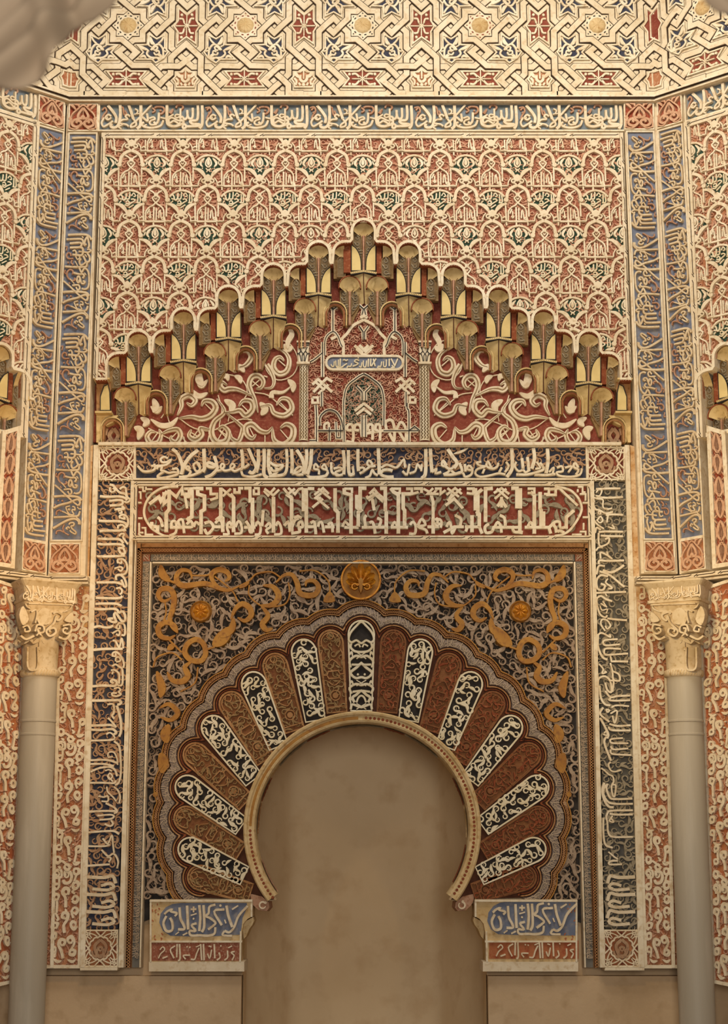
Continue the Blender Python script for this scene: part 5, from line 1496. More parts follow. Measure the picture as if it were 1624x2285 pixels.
def u_frame(m, x_out, y_out, w_px, h0, h1, bev=.004):
    """three-sided surround: outer corner at photo (x_out, y_out), width w_px"""
    a = hw(x_out, y_out, h1); t = FRONT.p1(CX, y_out, h1)[1]; w = w_px * FRONT.mpp(CX, y_out, h1)
    zb = FRONT.p1(CX, YB, h1)[1]
    m.box(AX - a, AX - a + w, zb, t, h0, h1, bev); m.box(AX + a - w, AX + a, zb, t, h0, h1, bev)
    m.box(AX - a + w, AX + a - w, t - w, t, h0, h1, bev)
    return a, t, w, zb


T = Thing('mihrab_frame', 'stepped brown frame with braid and tiny inscription around the mihrab arch', 'frame', FRONT, (AX, ZB))
m = M(); u_frame(m, 300, 1205, 5, -.17, H_BAND - .012); T.part(m, 'outer_fillet', 'plaster')
m = M(); u_frame(m, 304, 1211, 11, -.17, H_BAND - .055); T.part(m, 'cavetto', 'tan')
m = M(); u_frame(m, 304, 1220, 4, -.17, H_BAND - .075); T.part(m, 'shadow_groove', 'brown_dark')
m = M(); a, t, w, zb = u_frame(m, 306, 1222, 12, -.18, -.105); T.part(m, 'braid_band', 'brown_vous')
m = M()
n_ = 150
for ph in (0, 1):
    y = np.linspace(zb, t - w / 2, n_); z = w * .26 * (1 - 2 * ((np.arange(n_) + ph) % 2))
    for sg in (-1, 1): m.ribbon(np.stack([AX + sg * (a - w / 2) + z, y], 1), .0042, -.11, -.1015 + ph * .0006, .1, straight=True)
    x = np.linspace(AX - a + w / 2, AX + a - w / 2, n_ + 10); z = w * .26 * (1 - 2 * ((np.arange(n_ + 10) + ph) % 2))
    m.ribbon(np.stack([x, t - w / 2 + z], 1), .0042, -.11, -.1015 + ph * .0006, .1, straight=True)
T.part(m, 'braid', 'tan', kind='stuff')
m = M(); a, t, w, zb = u_frame(m, 317, 1234, 2.6, -.18, -.098); T.part(m, 'fillet', 'tan')
m = M(); a, t, w, zb = u_frame(m, 318, 1235.5, 17.5, -.18, -.118); T.part(m, 'inscription_ground', 'frame_ground')
b_ = w * .86
text_band(T, FRONT, (AX - a + w * 1.3, t - w * .93), (1, 0), (0, 1), 2 * a - 2.6 * w, b_, 15, -.118, -.110, 'lilac_pale', 'lilac', strokes=fz, ts=[], n=2)
Lz = t - w * 1.3 - zb - .05
text_band(T, FRONT, (AX - a + w * .93, zb + .05), (0, 1), (-1, 0), Lz, b_, 16, -.118, -.110, 'lilac_pale', 'lilac', ts=[], n=2)
text_band(T, FRONT, (AX + a - w * .93, t - w * 1.3), (0, -1), (1, 0), Lz, b_, 16, -.118, -.110, 'lilac_pale', 'lilac', ts=[], n=2)
for sg in (-1, 1):
    m = M(); c = np.array([AX + sg * (a - w / 2), t - w / 2]); m.box(c[0] - w * .48, c[0] + w * .48, c[1] - w * .48, c[1] + w * .48, -.12, -.116); o = T.part(m, 'corner_square', 'red_ground')
    m = M(); draw(m, '~16 -30 30 0 0 40 -40 | 8 -30 30 10 30 30 -10 | 8 -30 30 -30 -10 0 -40 | *6 34 30', lambda P: c + np.asarray(P) * [sg, 1] * [-1, 1] * w / 100, w / 90, -.118, -.109, 3); T.part(m, 'corner_palmette', 'lilac_pale', o)
m = M(); a, t, w, zb = u_frame(m, 333.5, 1252.5, 5.5, -.18, -.095); T.part(m, 'inner_fillet', 'plaster')
SPA, SPT = a - w, t - w

# ------------------------------------------------------------------ arch geometry in photo pixels
VOUS = [((806, 1385), (806, 1588)), ((735, 1406), (752, 1591)), ((673, 1427), (704, 1610)), ((606, 1459), (658, 1632)), ((556, 1501), (622, 1668)), ((502, 1547), (594, 1698)),
        ((460, 1602), (567, 1742)), ((416, 1666), (550, 1792)), ((396, 1741), (540, 1845)), ((392, 1812), (538, 1902)), ((400, 1884), (547, 1955)), ((420, 1950), (560, 1994))]
VV = [(np.array(t, float), np.array(i, float), k) for k, (t, i) in enumerate(VOUS)]
VV += [(np.array([2 * CX - 3 - t[0], t[1]], float), np.array([2 * CX - 3 - i[0], i[1]], float), k) for k, (t, i) in enumerate(VOUS) if k]
CAPC = np.array([t + (i - t) / np.linalg.norm(i - t) * 30 for t, i, k in VV])
C0 = np.array([806., 1800.])


def envelope(r, th):
    d = np.stack([np.cos(th), np.sin(th)], 1); out = np.zeros(len(th))
    for c in CAPC:
        q = c - C0; b = d @ q; disc = b * b - (q @ q - r * r)
        out = np.maximum(out, np.where(disc > 0, b + np.sqrt(np.maximum(disc, 0)), 0))
    ok = out > 100
    out = np.interp(th, th[ok], out[ok])
    return C0 + d * out[:, None]


THS = np.radians(np.linspace(180 - 29.5, 360 + 29.5, 420))


def lobes(m, r0, r1, h0, h1, dome=0):
    A, B = envelope(r0, THS), envelope(r1, THS)
    n = len(THS); G = np.zeros((n, 4, 3))
    PA, PB = FRONT.px(A, h1), FRONT.px(B, h1)
    G[:, 0, :2] = PA; G[:, 1, :2] = PA; G[:, 2, :2] = PB; G[:, 3, :2] = PB
    G[:, 1, :2] += (PB - PA) * .15; G[:, 2, :2] -= (PB - PA) * .15
    G[:, 0, 2] = h0; G[:, 3, 2] = h0; G[:, 1, 2] = h1; G[:, 2, 2] = h1
    m.grid(G)


# spandrel: silver scrolls over ink, gold scrolls in front
ENV_OUT = FRONT.px(envelope(77, THS), H_SPAN)
def span_in(P):
    P = np.asarray(P)
    z = FRONT.p1(CX, 2004, H_SPAN)[1]
    return (np.abs(P[:, 0] - AX) < SPA - .012) & (P[:, 1] < SPT - .012) & (P[:, 1] > z) & ~in_poly(P, np.vstack([ENV_OUT, [ENV_OUT[-1] - [0, .3], ENV_OUT[0] - [0, .3]]]))


T = Thing('spandrel_panel', 'dark openwork spandrels of silver scrolls and large gilded vines above the arch', 'spandrel', FRONT, (AX, SPT - .3))
m = M(); G = np.zeros((len(THS), 2, 3)); G[:, 0, :2] = FRONT.px(envelope(60, THS), H_SPAN)
q = G[:, 0, :2] - [AX, ENV_OUT[:, 1].min() + .4]; k_ = np.maximum(np.abs(q[:, 0]) / SPA, np.where(q[:, 1] > 0, q[:, 1] / (SPT - ENV_OUT[:, 1].min() - .4), 0)); G[:, 1, :2] = G[:, 0, :2] * 0 + [AX, ENV_OUT[:, 1].min() + .4] + q / np.maximum(k_, .2)[:, None]
G[..., 2] = H_SPAN; m.grid(G)
T.part(m, 'ground', 'ink')
m = M()
bb = (AX - SPA, AX + SPA, FRONT.p1(CX, 2004, H_SPAN)[1], SPT)
fill_scrolls(m, span_in, bb, .031, H_SPAN, H_SPAN + .030, 4, 1.72, 2.0, .52)
T.part(m, 'silver_scroll', 'silver', kind='stuff')
m = M()
fill_scrolls(m, span_in, bb, .022, H_SPAN, H_SPAN + .014, 14, 1.8, 1.7, .45)
T.part(m, 'under_scroll', 'silver_dark', kind='stuff')
GOLD = '''~78 182 190 198 258 250 305 | 22 245 300 300 320 | 48 402 288 385 236 330 226 295 262 298 310 345 335 410 328 500 320 600 355 660 366 730 338 | 48 600 352 545 300 540 250 590 222 645 240 660 280 630 305 | 15 720 342 800 300 850 252 950 238 1012 272 | 15 560 270 640 332 690 382 720 445
48 985 312 1040 262 1098 258 1132 312 1150 382 1205 402 1262 392 1282 342 1250 300 1200 305 1192 338 | 52 895 332 962 340 1002 392 990 442 940 472 880 470 | 50 880 470 930 540 892 600 920 642 965 632 | 15 800 330 800 402 880 472 960 480 1050 460 1082 390 1072 312 | 15 1150 232 1260 230 1350 302 1362 390
#1 1315 445 1398 442 1360 372 | 48 268 412 205 442 165 402 188 358 250 360 276 420 266 500 246 560 262 622 302 664 | 48 300 662 280 612 220 590 168 622 178 682 240 702 285 680 | o52 480 740 430 708 370 740 350 800 390 850 460 858 495 810 | 52 400 862 352 902 372 962 330 1002 262 992 228 935
50 672 570 700 500 750 460 802 490 812 542 770 578 718 556 | 62 690 560 682 622 652 662 600 692 | ~130 545 752 610 700 670 622 | 15 130 902 160 832 262 802 332 852 | 15 320 1072 420 1012 442 902 | ~80 155 930 190 1042 180 1115 | 44 170 1190 240 1160 302 1222 250 1270 180 1250 | 18 500 780 560 760 | 18 230 700 330 800 | ~60 230 780 255 760 280 740
~100 240 1300 215 1370 230 1430 | ~104 180 1500 200 1570 190 1640 | *26 145 1790 | 15 400 262 500 262 560 240 | ~36 730 350 770 330 800 310 | 15 210 430 220 520 200 590'''
GP = [(a_ if a_ else ('~' if w_ > 40 else ''), w_ * (1.18 if w_ > 40 and not a_ else 1), p_) for a_, w_, p_ in parse(GOLD)]
fg = crop(FRONT, 300, 1200, 3.123, H_SPAN + .04); gws = FRONT.mpp(560, 1400) / 3.123
for mp in (fg, mirrored(fg, FRONT.p1(CX - 1, 1400, H_SPAN + .04)[0])):
    for n_, s in enumerate(GP):
        m = M(); draw(m, [s], mp, gws * .86, H_SPAN + .01, H_SPAN + .042, 5, .2); T.part(m, 'gold_scroll', 'gold')

# ------------------------------------------------------------------ lobed bands round the voussoirs
T = Thing('horseshoe_arch', 'horseshoe mihrab arch of white filigree and brown carved voussoirs with a lobed outer edge', 'arch', FRONT, (AX, FRONT.p1(CX, 2005, H_ARCH)[1]))
ARCH = T
base = np.vstack([envelope(44, THS), arc(CX - 1, 1852, 250, 38, -218, 60)])
m = M(); A = FRONT.px(envelope(44, THS), H_ARCH - .02); tt = np.linspace(-218, 38, len(THS)); B = FRONT.px(np.stack([CX - 1 + 252 * np.cos(np.radians(tt)), 1852 + 252 * np.sin(np.radians(tt))], 1), H_ARCH - .02)
G = np.zeros((len(THS), 2, 3)); G[:, 0, :2] = A; G[:, 1, :2] = B; G[..., 2] = H_ARCH - .022; m.grid(G)
T.part(m, 'arch_ground', 'brown_dark')
for r0, r1, h0, h1, nm, mt in ((38.5, 42, -.18, H_ARCH + .010, 'lobed_moulding', 'tan'), (33.5, 36, -.18, H_ARCH - .004, 'lobed_moulding', 'brown_red'), (42, 64, -.18, H_ARCH - .002, 'inscription_band', 'lilac'),
                               (63.5, 66, -.18, H_ARCH + .008, 'lobed_moulding', 'tan'), (66, 75, -.18, H_ARCH - .004, 'braid_band', 'brown_vous'), (75, 78.5, -.18, H_ARCH + .012, 'lobed_moulding', 'gold')):
    m = M(); lobes(m, r0, r1, h0, h1); T.part(m, nm, mt)
Ea, Eb = FRONT.px(envelope(44, THS), H_ARCH), FRONT.px(envelope(62.5, THS), H_ARCH)
La = np.concatenate([[0], np.cumsum(np.linalg.norm(np.diff((Ea + Eb) / 2, axis=0), axis=1))]); La /= La[-1]
REPS = 20
for k in range(REPS):
    def mp(P):
        s = (k + (P[:, 0] - FU0) / (FU1 - FU0)) / REPS; v = np.clip((FV1 - P[:, 1]) / (FV1 - FV0), 0, 1)[:, None]
        ea = np.stack([np.interp(s, La, Ea[:, 0]), np.interp(s, La, Ea[:, 1])], 1); eb = np.stack([np.interp(s, La, Eb[:, 0]), np.interp(s, La, Eb[:, 1])], 1)
        return ea * (1 - v) + eb * v
    m = M(); draw(m, fz, mp, .048 / 388 * .9, H_ARCH - .002, H_ARCH + .005, 2); T.part(m, 'lettering', 'lilac_pale')
m = M()
Za, Zb = FRONT.px(envelope(67.5, THS), H_ARCH), FRONT.px(envelope(74, THS), H_ARCH)
Lz_ = np.concatenate([[0], np.cumsum(np.linalg.norm(np.diff((Za + Zb) / 2, axis=0), axis=1))]); n_ = int(Lz_[-1] / .013)
for ph in (0, 1):
    s = np.linspace(0, Lz_[-1], n_); v = ((np.arange(n_) + ph) % 2)[:, None] * .8 + .1
    za = np.stack([np.interp(s, Lz_, Za[:, 0]), np.interp(s, Lz_, Za[:, 1])], 1); zb_ = np.stack([np.interp(s, Lz_, Zb[:, 0]), np.interp(s, Lz_, Zb[:, 1])], 1)
    m.ribbon(za * (1 - v) + zb_ * v, .0042, H_ARCH - .01, H_ARCH + ph * .0006, .1, straight=True)
T.part(m, 'braid', 'tan', kind='stuff')

# ------------------------------------------------------------------ voussoirs
CENTRE_V = '''o40 200 120 150 160 90 230 70 300 100 330 150 310 200 340 250 310 300 330 330 300 310 230 250 160 | 44 100 330 90 380 130 420 200 430 270 420 310 380 300 330 | 30 130 370 170 350 190 380 | 30 270 370 230 350 210 380 | 20 150 430 250 500 | 20 250 430 150 500
46 90 590 80 520 140 470 200 480 260 470 320 520 310 590 | 40 100 560 180 560 200 540 220 560 300 560 | 50 110 680 90 640 150 590 200 550 250 590 310 640 290 680 | 44 110 680 150 700 200 690 250 700 290 680 | *22 165 660 | *22 235 660 | 18 150 720 250 780 | 18 250 720 150 780
46 100 860 80 800 140 760 200 770 260 760 320 800 300 860 | 40 110 840 200 830 290 840 | 50 130 950 110 900 150 870 200 830 250 870 290 900 270 950 | 36 150 950 170 900 200 880 230 900 250 950 | 44 90 1020 110 970 200 1000 290 970 310 1020 | 18 150 960 250 1020 | 18 250 960 150 1020
~40 75 470 100 430 110 480 | ~40 325 470 300 430 290 480 | ~40 75 780 100 730 120 780 | ~40 325 780 300 730 280 780 | ~36 300 930 320 900 310 960 | ~36 100 930 80 900 90 960'''
hv = H_ARCH + .004
for t, i, k in VV:
    ax = (t - i); L = np.linalg.norm(ax); ax /= L; pr = np.array([-ax[1], ax[0]])
    ho, hi = (29.5, 23.5) if k else (31, 25)
    cc = t - ax * ho
    def loc(P, i=i, ax=ax, pr=pr, L=L):
        P = np.asarray(P, float); return i + pr * P[:, :1] + ax * P[:, 1:2]
    capa = np.radians(np.linspace(0, 180, 13))
    out = np.vstack([[(hi, 2)], [(hi + (ho - hi) * .5, (L - ho) * .5)], np.stack([ho * np.cos(capa), L - ho + ho * np.sin(capa)], 1), [(-hi - (ho - hi) * .5, (L - ho) * .5)], [(-hi, 2)]])
    f = lambda P, loc=loc: FRONT.px(loc(P), hv)
    white = k % 2 == 0
    right = t[0] > CX
    E = bpy.data.objects.new('voussoir', None); COL.objects.link(E); E.parent = T.e; E.empty_display_size = .05
    E['label'] = 'white filigree voussoir' if white else 'brown carved voussoir'
    P = f(out); ws = FRONT.mpp(*cc)
    m = M(); m.poly(P, -.18, hv - .014); m.build('ground', 'ink' if white else 'brown_vous', E, FRONT, T.ab)
    inn = f(np.vstack([[(hi - 5, 6)], np.stack([(ho - 5) * np.cos(capa), L - ho + (ho - 5) * np.sin(capa)], 1), [(-hi + 5, 6)]]))
    m = M(); m.ribbon(f(out * [.93, 1] + [0, .0]), (4.6 if white else 5) * ws, -.18, hv + (.006 if white else -.002), .2, closed=True)
    m.build('rim', 'filigree' if white else ('tan' if not right else 'brown_vous'), E, FRONT, T.ab)
    ins = lambda Q, inn=inn: in_poly(Q, inn)
    bbx = (inn[:, 0].min(), inn[:, 0].max(), inn[:, 1].min(), inn[:, 1].max())
    if k == 0:
        m = M(); draw(m, [(a_, w_ * .62, p_) for a_, w_, p_ in parse(CENTRE_V)], lambda P: f(np.stack([(200 - P[:, 0]) / 4.62 * -1, (1035 - P[:, 1]) / 4.62 + 2], 1)), ws / 4.62, hv - .014, hv + .006, 4, .15); m.build('filigree', 'filigree', E, FRONT, T.ab)
    elif white:
        m = M(); fill_scrolls(m, ins, bbx, 8.2 * ws, hv - .014, hv + .004, 31 + k + right * 40, 1.85, 1.7, .62)
        o = m.build('filigree', 'filigree', E, FRONT, T.ab, 'stuff')
    else:
        m = M(); fill_scrolls(m, ins, bbx, 7.5 * ws, hv - .014, hv - .004, 61 + k + right * 40, 1.85, 1.5, .5)
        m.build('carving', 'umber' if not right else 'brown_red', E, FRONT, T.ab, 'stuff')
        c_ = 'tan' if not right else 'brown_vous'
        m = M(); y0 = L - ho
        t_ = np.radians(np.linspace(-40, 220, 17)); m.ribbon(f(np.stack([21 * np.cos(t_), y0 + 3 + 21 * np.sin(t_)], 1)), 3.2 * ws, hv - .014, hv, .2)
        draw(m, '-3 -20 %g -24 %g -22 30 -20 8 | -3 20 %g 24 %g 22 30 20 8' % (y0 - 14, y0 - 24, y0 - 14, y0 - 24), f, ws, hv - .014, hv - .001, 2)
        hx = y0 * .55
        draw(m, '-3.2 -24 %g -15 %g -11 %g 11 %g 15 %g 24 %g | -3.2 -15 %g -11 %g 11 %g 15 %g' % (hx, hx, hx + 8, hx + 8, hx, hx, hx, hx - 8, hx - 8, hx), f, ws, hv - .014, hv, 1)
        draw(m, '2.5 -8 %g 0 %g 8 %g 0 %g -8 %g | ~7 0 %g 0 %g | -3 -20 14 20 14 | 2.6 -16 %g 0 %g 16 %g | 2.6 -14 %g 0 %g 14 %g' % (y0 + 16, y0 + 24, y0 + 16, y0 + 8, y0 + 16, y0 + 10, y0 - 6, hx + 18, hx + 34, hx + 18, hx - 14, hx - 24, hx - 14), f, ws, hv - .014, hv, 3)
        m.ribbon(f(np.stack([11 * np.cos(t_ * 1.4), hx * .46 + 11 * np.sin(t_ * 1.4)], 1)), 3 * ws, hv - .014, hv, .2, closed=False)
        m.disc(f([(0, hx * .46)])[0], 8 * ws, hv - .014, hv - .001, 10)
        m.build('strapwork', c_, E, FRONT, T.ab)
# ------------------------------------------------------------------ archivolt roll and painted bead row
n_ = 90; tt = np.radians(np.linspace(-217, 37, n_))
prof = [(265, -.19), (265, H_ARCH + .012), (262, H_ARCH + .020), (258, H_ARCH + .018), (255, H_ARCH + .010), (250, H_ARCH + .006), (245, H_ARCH + .008), (241, H_ARCH + .004), (238, H_ARCH - .014), (236, H_ARCH - .05), (236, H_ARCH - .10)]
m = M(); G = np.zeros((n_, len(prof), 3))
for j, (r, h) in enumerate(prof):
    G[:, j, :2] = FRONT.px(np.stack([CX - 1 + r * np.cos(tt), 1852 + r * np.sin(tt)], 1), H_ARCH); G[:, j, 2] = h
m.grid(G); T.part(m, 'archivolt', 'plaster_warm')
m = M()
for d in np.arange(-88, 36, 2.15):
    p = FRONT.px([(CX - 1 + 250 * math.cos(math.radians(d)), 1852 + 250 * math.sin(math.radians(d)))], H_ARCH)[0]; m.disc(p, .0105, H_ARCH, H_ARCH + .0085, 7)
for d in np.arange(-217, -180, 2.15):
    p = FRONT.px([(CX - 1 + 250 * math.cos(math.radians(d)), 1852 + 250 * math.sin(math.radians(d)))], H_ARCH)[0]; m.disc(p, .0105, H_ARCH, H_ARCH + .0085, 7)
T.part(m, 'painted_beads', 'brown_red', kind='stuff')
m = M(); s_ = np.radians(np.linspace(-178, -92, 40)); m.ribbon(FRONT.px(np.stack([CX - 1 + 250 * np.cos(s_), 1852 + 250 * np.sin(s_)], 1), H_ARCH), .022, H_ARCH, H_ARCH + .0078, .2); T.part(m, 'gilded_band', 'gold')
# remains of painted stucco inside the soffit
for d0, d1, mt in ((-108, -78, 'tendril_grey'), (-78, -66, 'brown_red'), (-122, -108, 'brown_red'), (-142, -122, 'tendril_grey'), (-164, -150, 'brown_red'), (-66, -44, 'tendril_grey'), (-30, -14, 'brown_red'), (-13, 4, 'plaster_warm'), (-182, -165, 'tan'), (8, 30, 'brown_red'), (-216, -196, 'rose')):
    m = M(); s_ = np.radians(np.linspace(d0, d1, 14)); G = np.zeros((14, 3, 3)); rn = np.random.RandomState(int(abs(d0)))
    rag = rn.uniform(.03, .085, 14) * np.sin(np.linspace(.25, math.pi - .25, 14))
    for j in range(3):
        r = 234.5 - (j == 1) * 2
        G[:, j, :2] = FRONT.px(np.stack([CX - 1 + r * np.cos(s_), 1852 + r * np.sin(s_)], 1), H_ARCH); G[:, j, 2] = H_ARCH - .03 - rag * j
    m.grid(G); T.part(m, 'soffit_remnant', mt, label='remnant of painted stucco under the arch')
# curled feet of the arch
for sg in (-1, 1):
    P = [(556, 1992), (586, 1998), (602, 2012), (604, 2026), (596, 2036), (575, 2034), (562, 2022), (556, 2010)]
    P = [(CX + sg * (x - CX) * -1 * -1, y) for x, y in P] if sg < 0 else [(2 * CX - x - 2, y) for x, y in P]
    if sg < 0: P = [(x, y) for x, y in [(556, 1992), (586, 1998), (602, 2012), (604, 2026), (596, 2036), (575, 2034), (562, 2022), (556, 2010)]]
    m = M(); m.poly(FRONT.px(P, H_ARCH), H_ARCH - .2, H_ARCH - .01, .008, bottom=True); o = T.part(m, 'arch_foot', 'rose')
    m = M(); c = FRONT.px([(586 if sg < 0 else 2 * CX - 588, 2020)], H_ARCH)[0]; hook(m, c, .026, 1.0, sg, H_ARCH - .02, H_ARCH + .002, .4, .5); T.part(m, 'foot_scroll', 'plaster', o)

# ------------------------------------------------------------------ gilded medallions
def polar(m, c, rf, hf, nt=72, nr=8):
    G = np.zeros((nt + 1, nr, 3))
    for i in range(nt + 1):
        t = i / nt * 2 * math.pi
        for j in range(nr):
            f = j / (nr - 1); r = rf(t) * f; G[i, j] = (c[0] + r * math.cos(t), c[1] + r * math.sin(t), hf(t, f))
    m.grid(G)


sc = FRONT.p1(805, 1294, -.11); sr = 45 * FRONT.mpp(805, 1294, -.11)
T = Thing('shell_medallion', 'gilded scallop shell medallion at the crown of the mihrab arch', 'medallion', FRONT, (sc[0], sc[1] - sr))
m = M(); m.disc(sc, sr, -.18, -.118, 40, .04); T.part(m, 'disc', 'gold')
m = M(); t = np.linspace(0, 2 * math.pi, 48, endpoint=False); m.ribbon(sc + np.stack([np.cos(t), np.sin(t)], 1) * sr * .95, sr * .13, -.13, -.098, .4, closed=True); T.part(m, 'rim', 'gold_bright')
hub = sc + np.array([0, -.22]) * sr
for k in range(9):
    a = math.radians(-14 + k * 208 / 8); Lr = sr * (1.06 if k == 4 else .98 if k in (3, 5) else .84 if k in (2, 6) else .74 if k in (1, 7) else .58)
    d = np.array([math.cos(a), math.sin(a)]); n2 = np.array([-d[1], d[0]]); m = M()
    s = np.linspace(.12, 1, 9); w = sr * .175 * np.minimum(1, s * 1.5) * np.sqrt(np.clip(1.06 - s ** 6, 0, 1))
    G = np.zeros((9, 5, 3))
    for j, e in enumerate(np.linspace(-1, 1, 5)):
        G[:, j, :2] = hub + np.outer(s * Lr, d) + np.outer(w * e, n2); G[:, j, 2] = -.094 - .022 * (1 - e * e) * np.sin(np.pi * np.clip(s, 0, .95))
    m.grid(G); T.part(m, 'shell_flute', 'gold_bright', sm=True)
for sg in (-1, 1):
    m = M(); hook(m, hub + np.array([sg * .30, -.14]) * sr, sr * .2, 2.2 if sg > 0 else .95, sg, -.12, -.086, .6, .5); T.part(m, 'volute', 'gold_bright')
m = M(); m.poly(hub + np.array([(-.16, .2), (0, .36), (.16, .2), (.1, -.3), (0, -.5), (-.1, -.3)]) * sr, -.12, -.088, .004); T.part(m, 'boss', 'gold')
GRP = 'round gilded rosettes in the spandrels'
for x, lab in ((448, 'round gilded rosette in the left spandrel'), (1161, 'round gilded rosette in the right spandrel')):
    c = FRONT.p1(x, 1364, -.12); r = 25 * FRONT.mpp(x, 1364, -.12)
    T = Thing('rosette', lab, 'medallion', FRONT, (c[0], c[1] - r), GRP)
    m = M(); polar(m, c, lambda t: r, lambda t, f: -.118 + (.014 if f > .75 else 0) - (.03 if f > .99 else 0), 40, 9); T.part(m, 'dish', 'gold')
    m = M(); polar(m, c, lambda t: r * (.58 + .12 * abs(math.cos(4 * t))), lambda t, f: -.112 + .012 * math.sin(math.pi * f) * abs(math.cos(4 * t)) ** .5 - .004 * f, 64, 7); T.part(m, 'petals', 'gold_bright', sm=True)

# ------------------------------------------------------------------ impost blocks
IMP_T = '''26 1205 295 1110 400 1062 520 1010 575 960 560 | 24 960 560 940 605 1040 612 | 30 980 290 1000 400 1042 520 | 18 1040 332 1105 290 | 26 930 500 850 352 960 332 | 26 862 280 800 302 790 370 760 402 802 422 862 470 842 502 785 545 | 30 735 285 742 400 742 520 718 572 | 30 690 285 702 420 690 562
26 862 520 850 590 780 612 700 607 602 607 590 560 652 560 610 500 662 480 | 30 560 290 566 420 572 545 | 28 480 310 490 430 520 490 532 540 465 545 | 28 378 420 402 470 402 550 340 562 308 480 340 400 | 24 320 382 352 350 402 330 385 352 452 372 430 402 | *12 630 430 | 16 600 395 662 375 | 20 630 300 630 362 | 14 435 600 475 570 | 18 515 605 565 580 | *15 915 290 | 20 600 330 660 330 | 16 960 440 975 480'''
IMP_R = '''16 1068 780 1030 790 1062 822 1040 872 | 17 990 770 992 842 958 872 | 17 900 790 912 842 878 872 | 19 850 700 856 852 | 16 822 760 802 852 778 802 | 19 735 700 742 872 | 19 705 700 716 872 | 16 690 740 662 802 642 862 600 862 | 16 592 820 520 822 545 862 | 19 480 700 486 852 465 878 | 19 455 700 450 842 | 16 432 720 382 762 422 852
16 352 832 298 852 | 14 270 762 302 730 322 762 280 802 255 852 | 12 655 732 702 712 | *9 560 730 | *9 590 735 | *9 920 720 | 13 1000 740 1040 720 | 13 820 730 790 720'''
GRP = 'impost blocks under the mihrab arch'
HI = -.065
for sg, lab in ((-1, 'left impost block with blue and red inscriptions under the arch'), (1, 'right impost block with blue and red inscriptions under the arch')):
    fx = (lambda x: x) if sg < 0 else (lambda x: 2 * 811 - x)
    def q(pts): return FRONT.px([(fx(x), y) for x, y in pts], HI)
    body = [(334, 2008), (563, 2008), (563, 2046), (552, 2052), (544, 2062), (541, 2078), (538, 2147), (334, 2147)]
    Tb = q([(440, 2168)])[0]
    T = Thing('impost_block', lab, 'impost', FRONT, Tb, GRP)
    m = M(); m.poly(q(body), -.3, HI - .012, .003, bottom=True); T.part(m, 'block', 'plaster_warm')
    m = M(); m.poly(q([(331, 2145), (546, 2145), (546, 2169), (331, 2169)]), -.3, HI, .004, bottom=True); T.part(m, 'base', 'plaster')
    m = M(); m.poly(q([(563, 2046), (566, 2056), (562, 2066), (555, 2075), (548, 2092), (541, 2098), (538, 2060)]), -.3, HI - .06, .003, bottom=True); T.part(m, 'cyma', 'plaster_warm')
    if sg < 0:
        f = crop(FRONT, 300, 1960, 4.776, HI); ws = FRONT.mpp(440, 2080) / 4.776; g = f
    else:
        def f(P): P = np.asarray(P, float); return FRONT.px(np.stack([980 + (520 + (P[:, 0] - 300) * .945) / 4.511, 1960 + (240 + (P[:, 1] - 270) * .945) / 4.511], 1), HI)
        def g(P): P = np.asarray(P, float); return FRONT.px(np.stack([980 + (530 + (P[:, 0] - 210) * .96) / 4.511, 1960 + (640 + (P[:, 1] - 700) * .95) / 4.511], 1), HI)
        ws = FRONT.mpp(1180, 2080) / 4.72
    if sg < 0:
        bl = [(1195, 262), (1195, 320), (1150, 420), (1130, 600), (700, 625), (380, 612), (300, 560), (262, 470), (275, 380), (330, 310), (400, 275), (500, 262)]
    else:
        bl = [(1225, 262), (1225, 625), (700, 625), (380, 612), (300, 560), (262, 470), (275, 380), (330, 310), (400, 275), (500, 262)]
    m = M(); m.poly(f(bl), HI - .03, HI - .010); gr = T.part(m, 'blue_ground', 'blue_ground')
    m = M(); draw(m, IMP_T, f, ws * 1.1, HI - .012, HI + .004, 4, .2); T.part(m, 'lettering', 'plaster', gr)
    m = M(); m.poly(g([(180, 688), (1120, 688), (1120, 880), (180, 880)]), HI - .03, HI - .010); gr = T.part(m, 'red_ground', 'red_faded' if sg > 0 else 'red_ground')
    m = M(); draw(m, IMP_R, g, ws * 1.1, HI - .012, HI + .002, 3, .2); T.part(m, 'lettering', 'plaster', gr)
    m = M(); m.ribbon(q([(334, 2010), (563, 2010)]), .014, HI - .03, HI + .004, .2); m.ribbon(q([(336, 2101), (540, 2101)]), .012, HI - .03, HI, .2)
    if sg < 0: m.ribbon(q([(336, 2010), (336, 2146)]), .012, HI - .03, HI + .001, .2); m.ribbon(q([(561, 2010), (561, 2046)]), .012, HI - .03, HI + .001, .2); m.ribbon(q([(537, 2078), (535.5, 2146)]), .012, HI - .03, HI + .001, .2)
    else: m.ribbon(q([(336, 2010), (336, 2146)]), .012, HI - .03, HI + .001, .2); m.ribbon(q([(561, 2010), (561, 2046)]), .012, HI - .03, HI + .001, .2); m.ribbon(q([(537, 2078), (535.5, 2146)]), .012, HI - .03, HI + .001, .2)
    T.part(m, 'border', 'plaster_pale', kind='stuff')
    m = M(); rn = np.random.RandomState(5)
    for _ in range(26):
        x, y = rn.uniform(338, 372), rn.uniform(2013, 2098)
        if (x - 336) + abs(y - 2055) * .0 < 34 - 26 * max(0, 1 - abs(y - 2055) / 44): m.ribbon(q([(x, y), (x + rn.uniform(-4, 4), y + rn.uniform(2, 5))]), .008, HI - .02, HI - .010, .2)
    T.part(m, 'pricked_leaves', 'red_faded', kind='stuff')
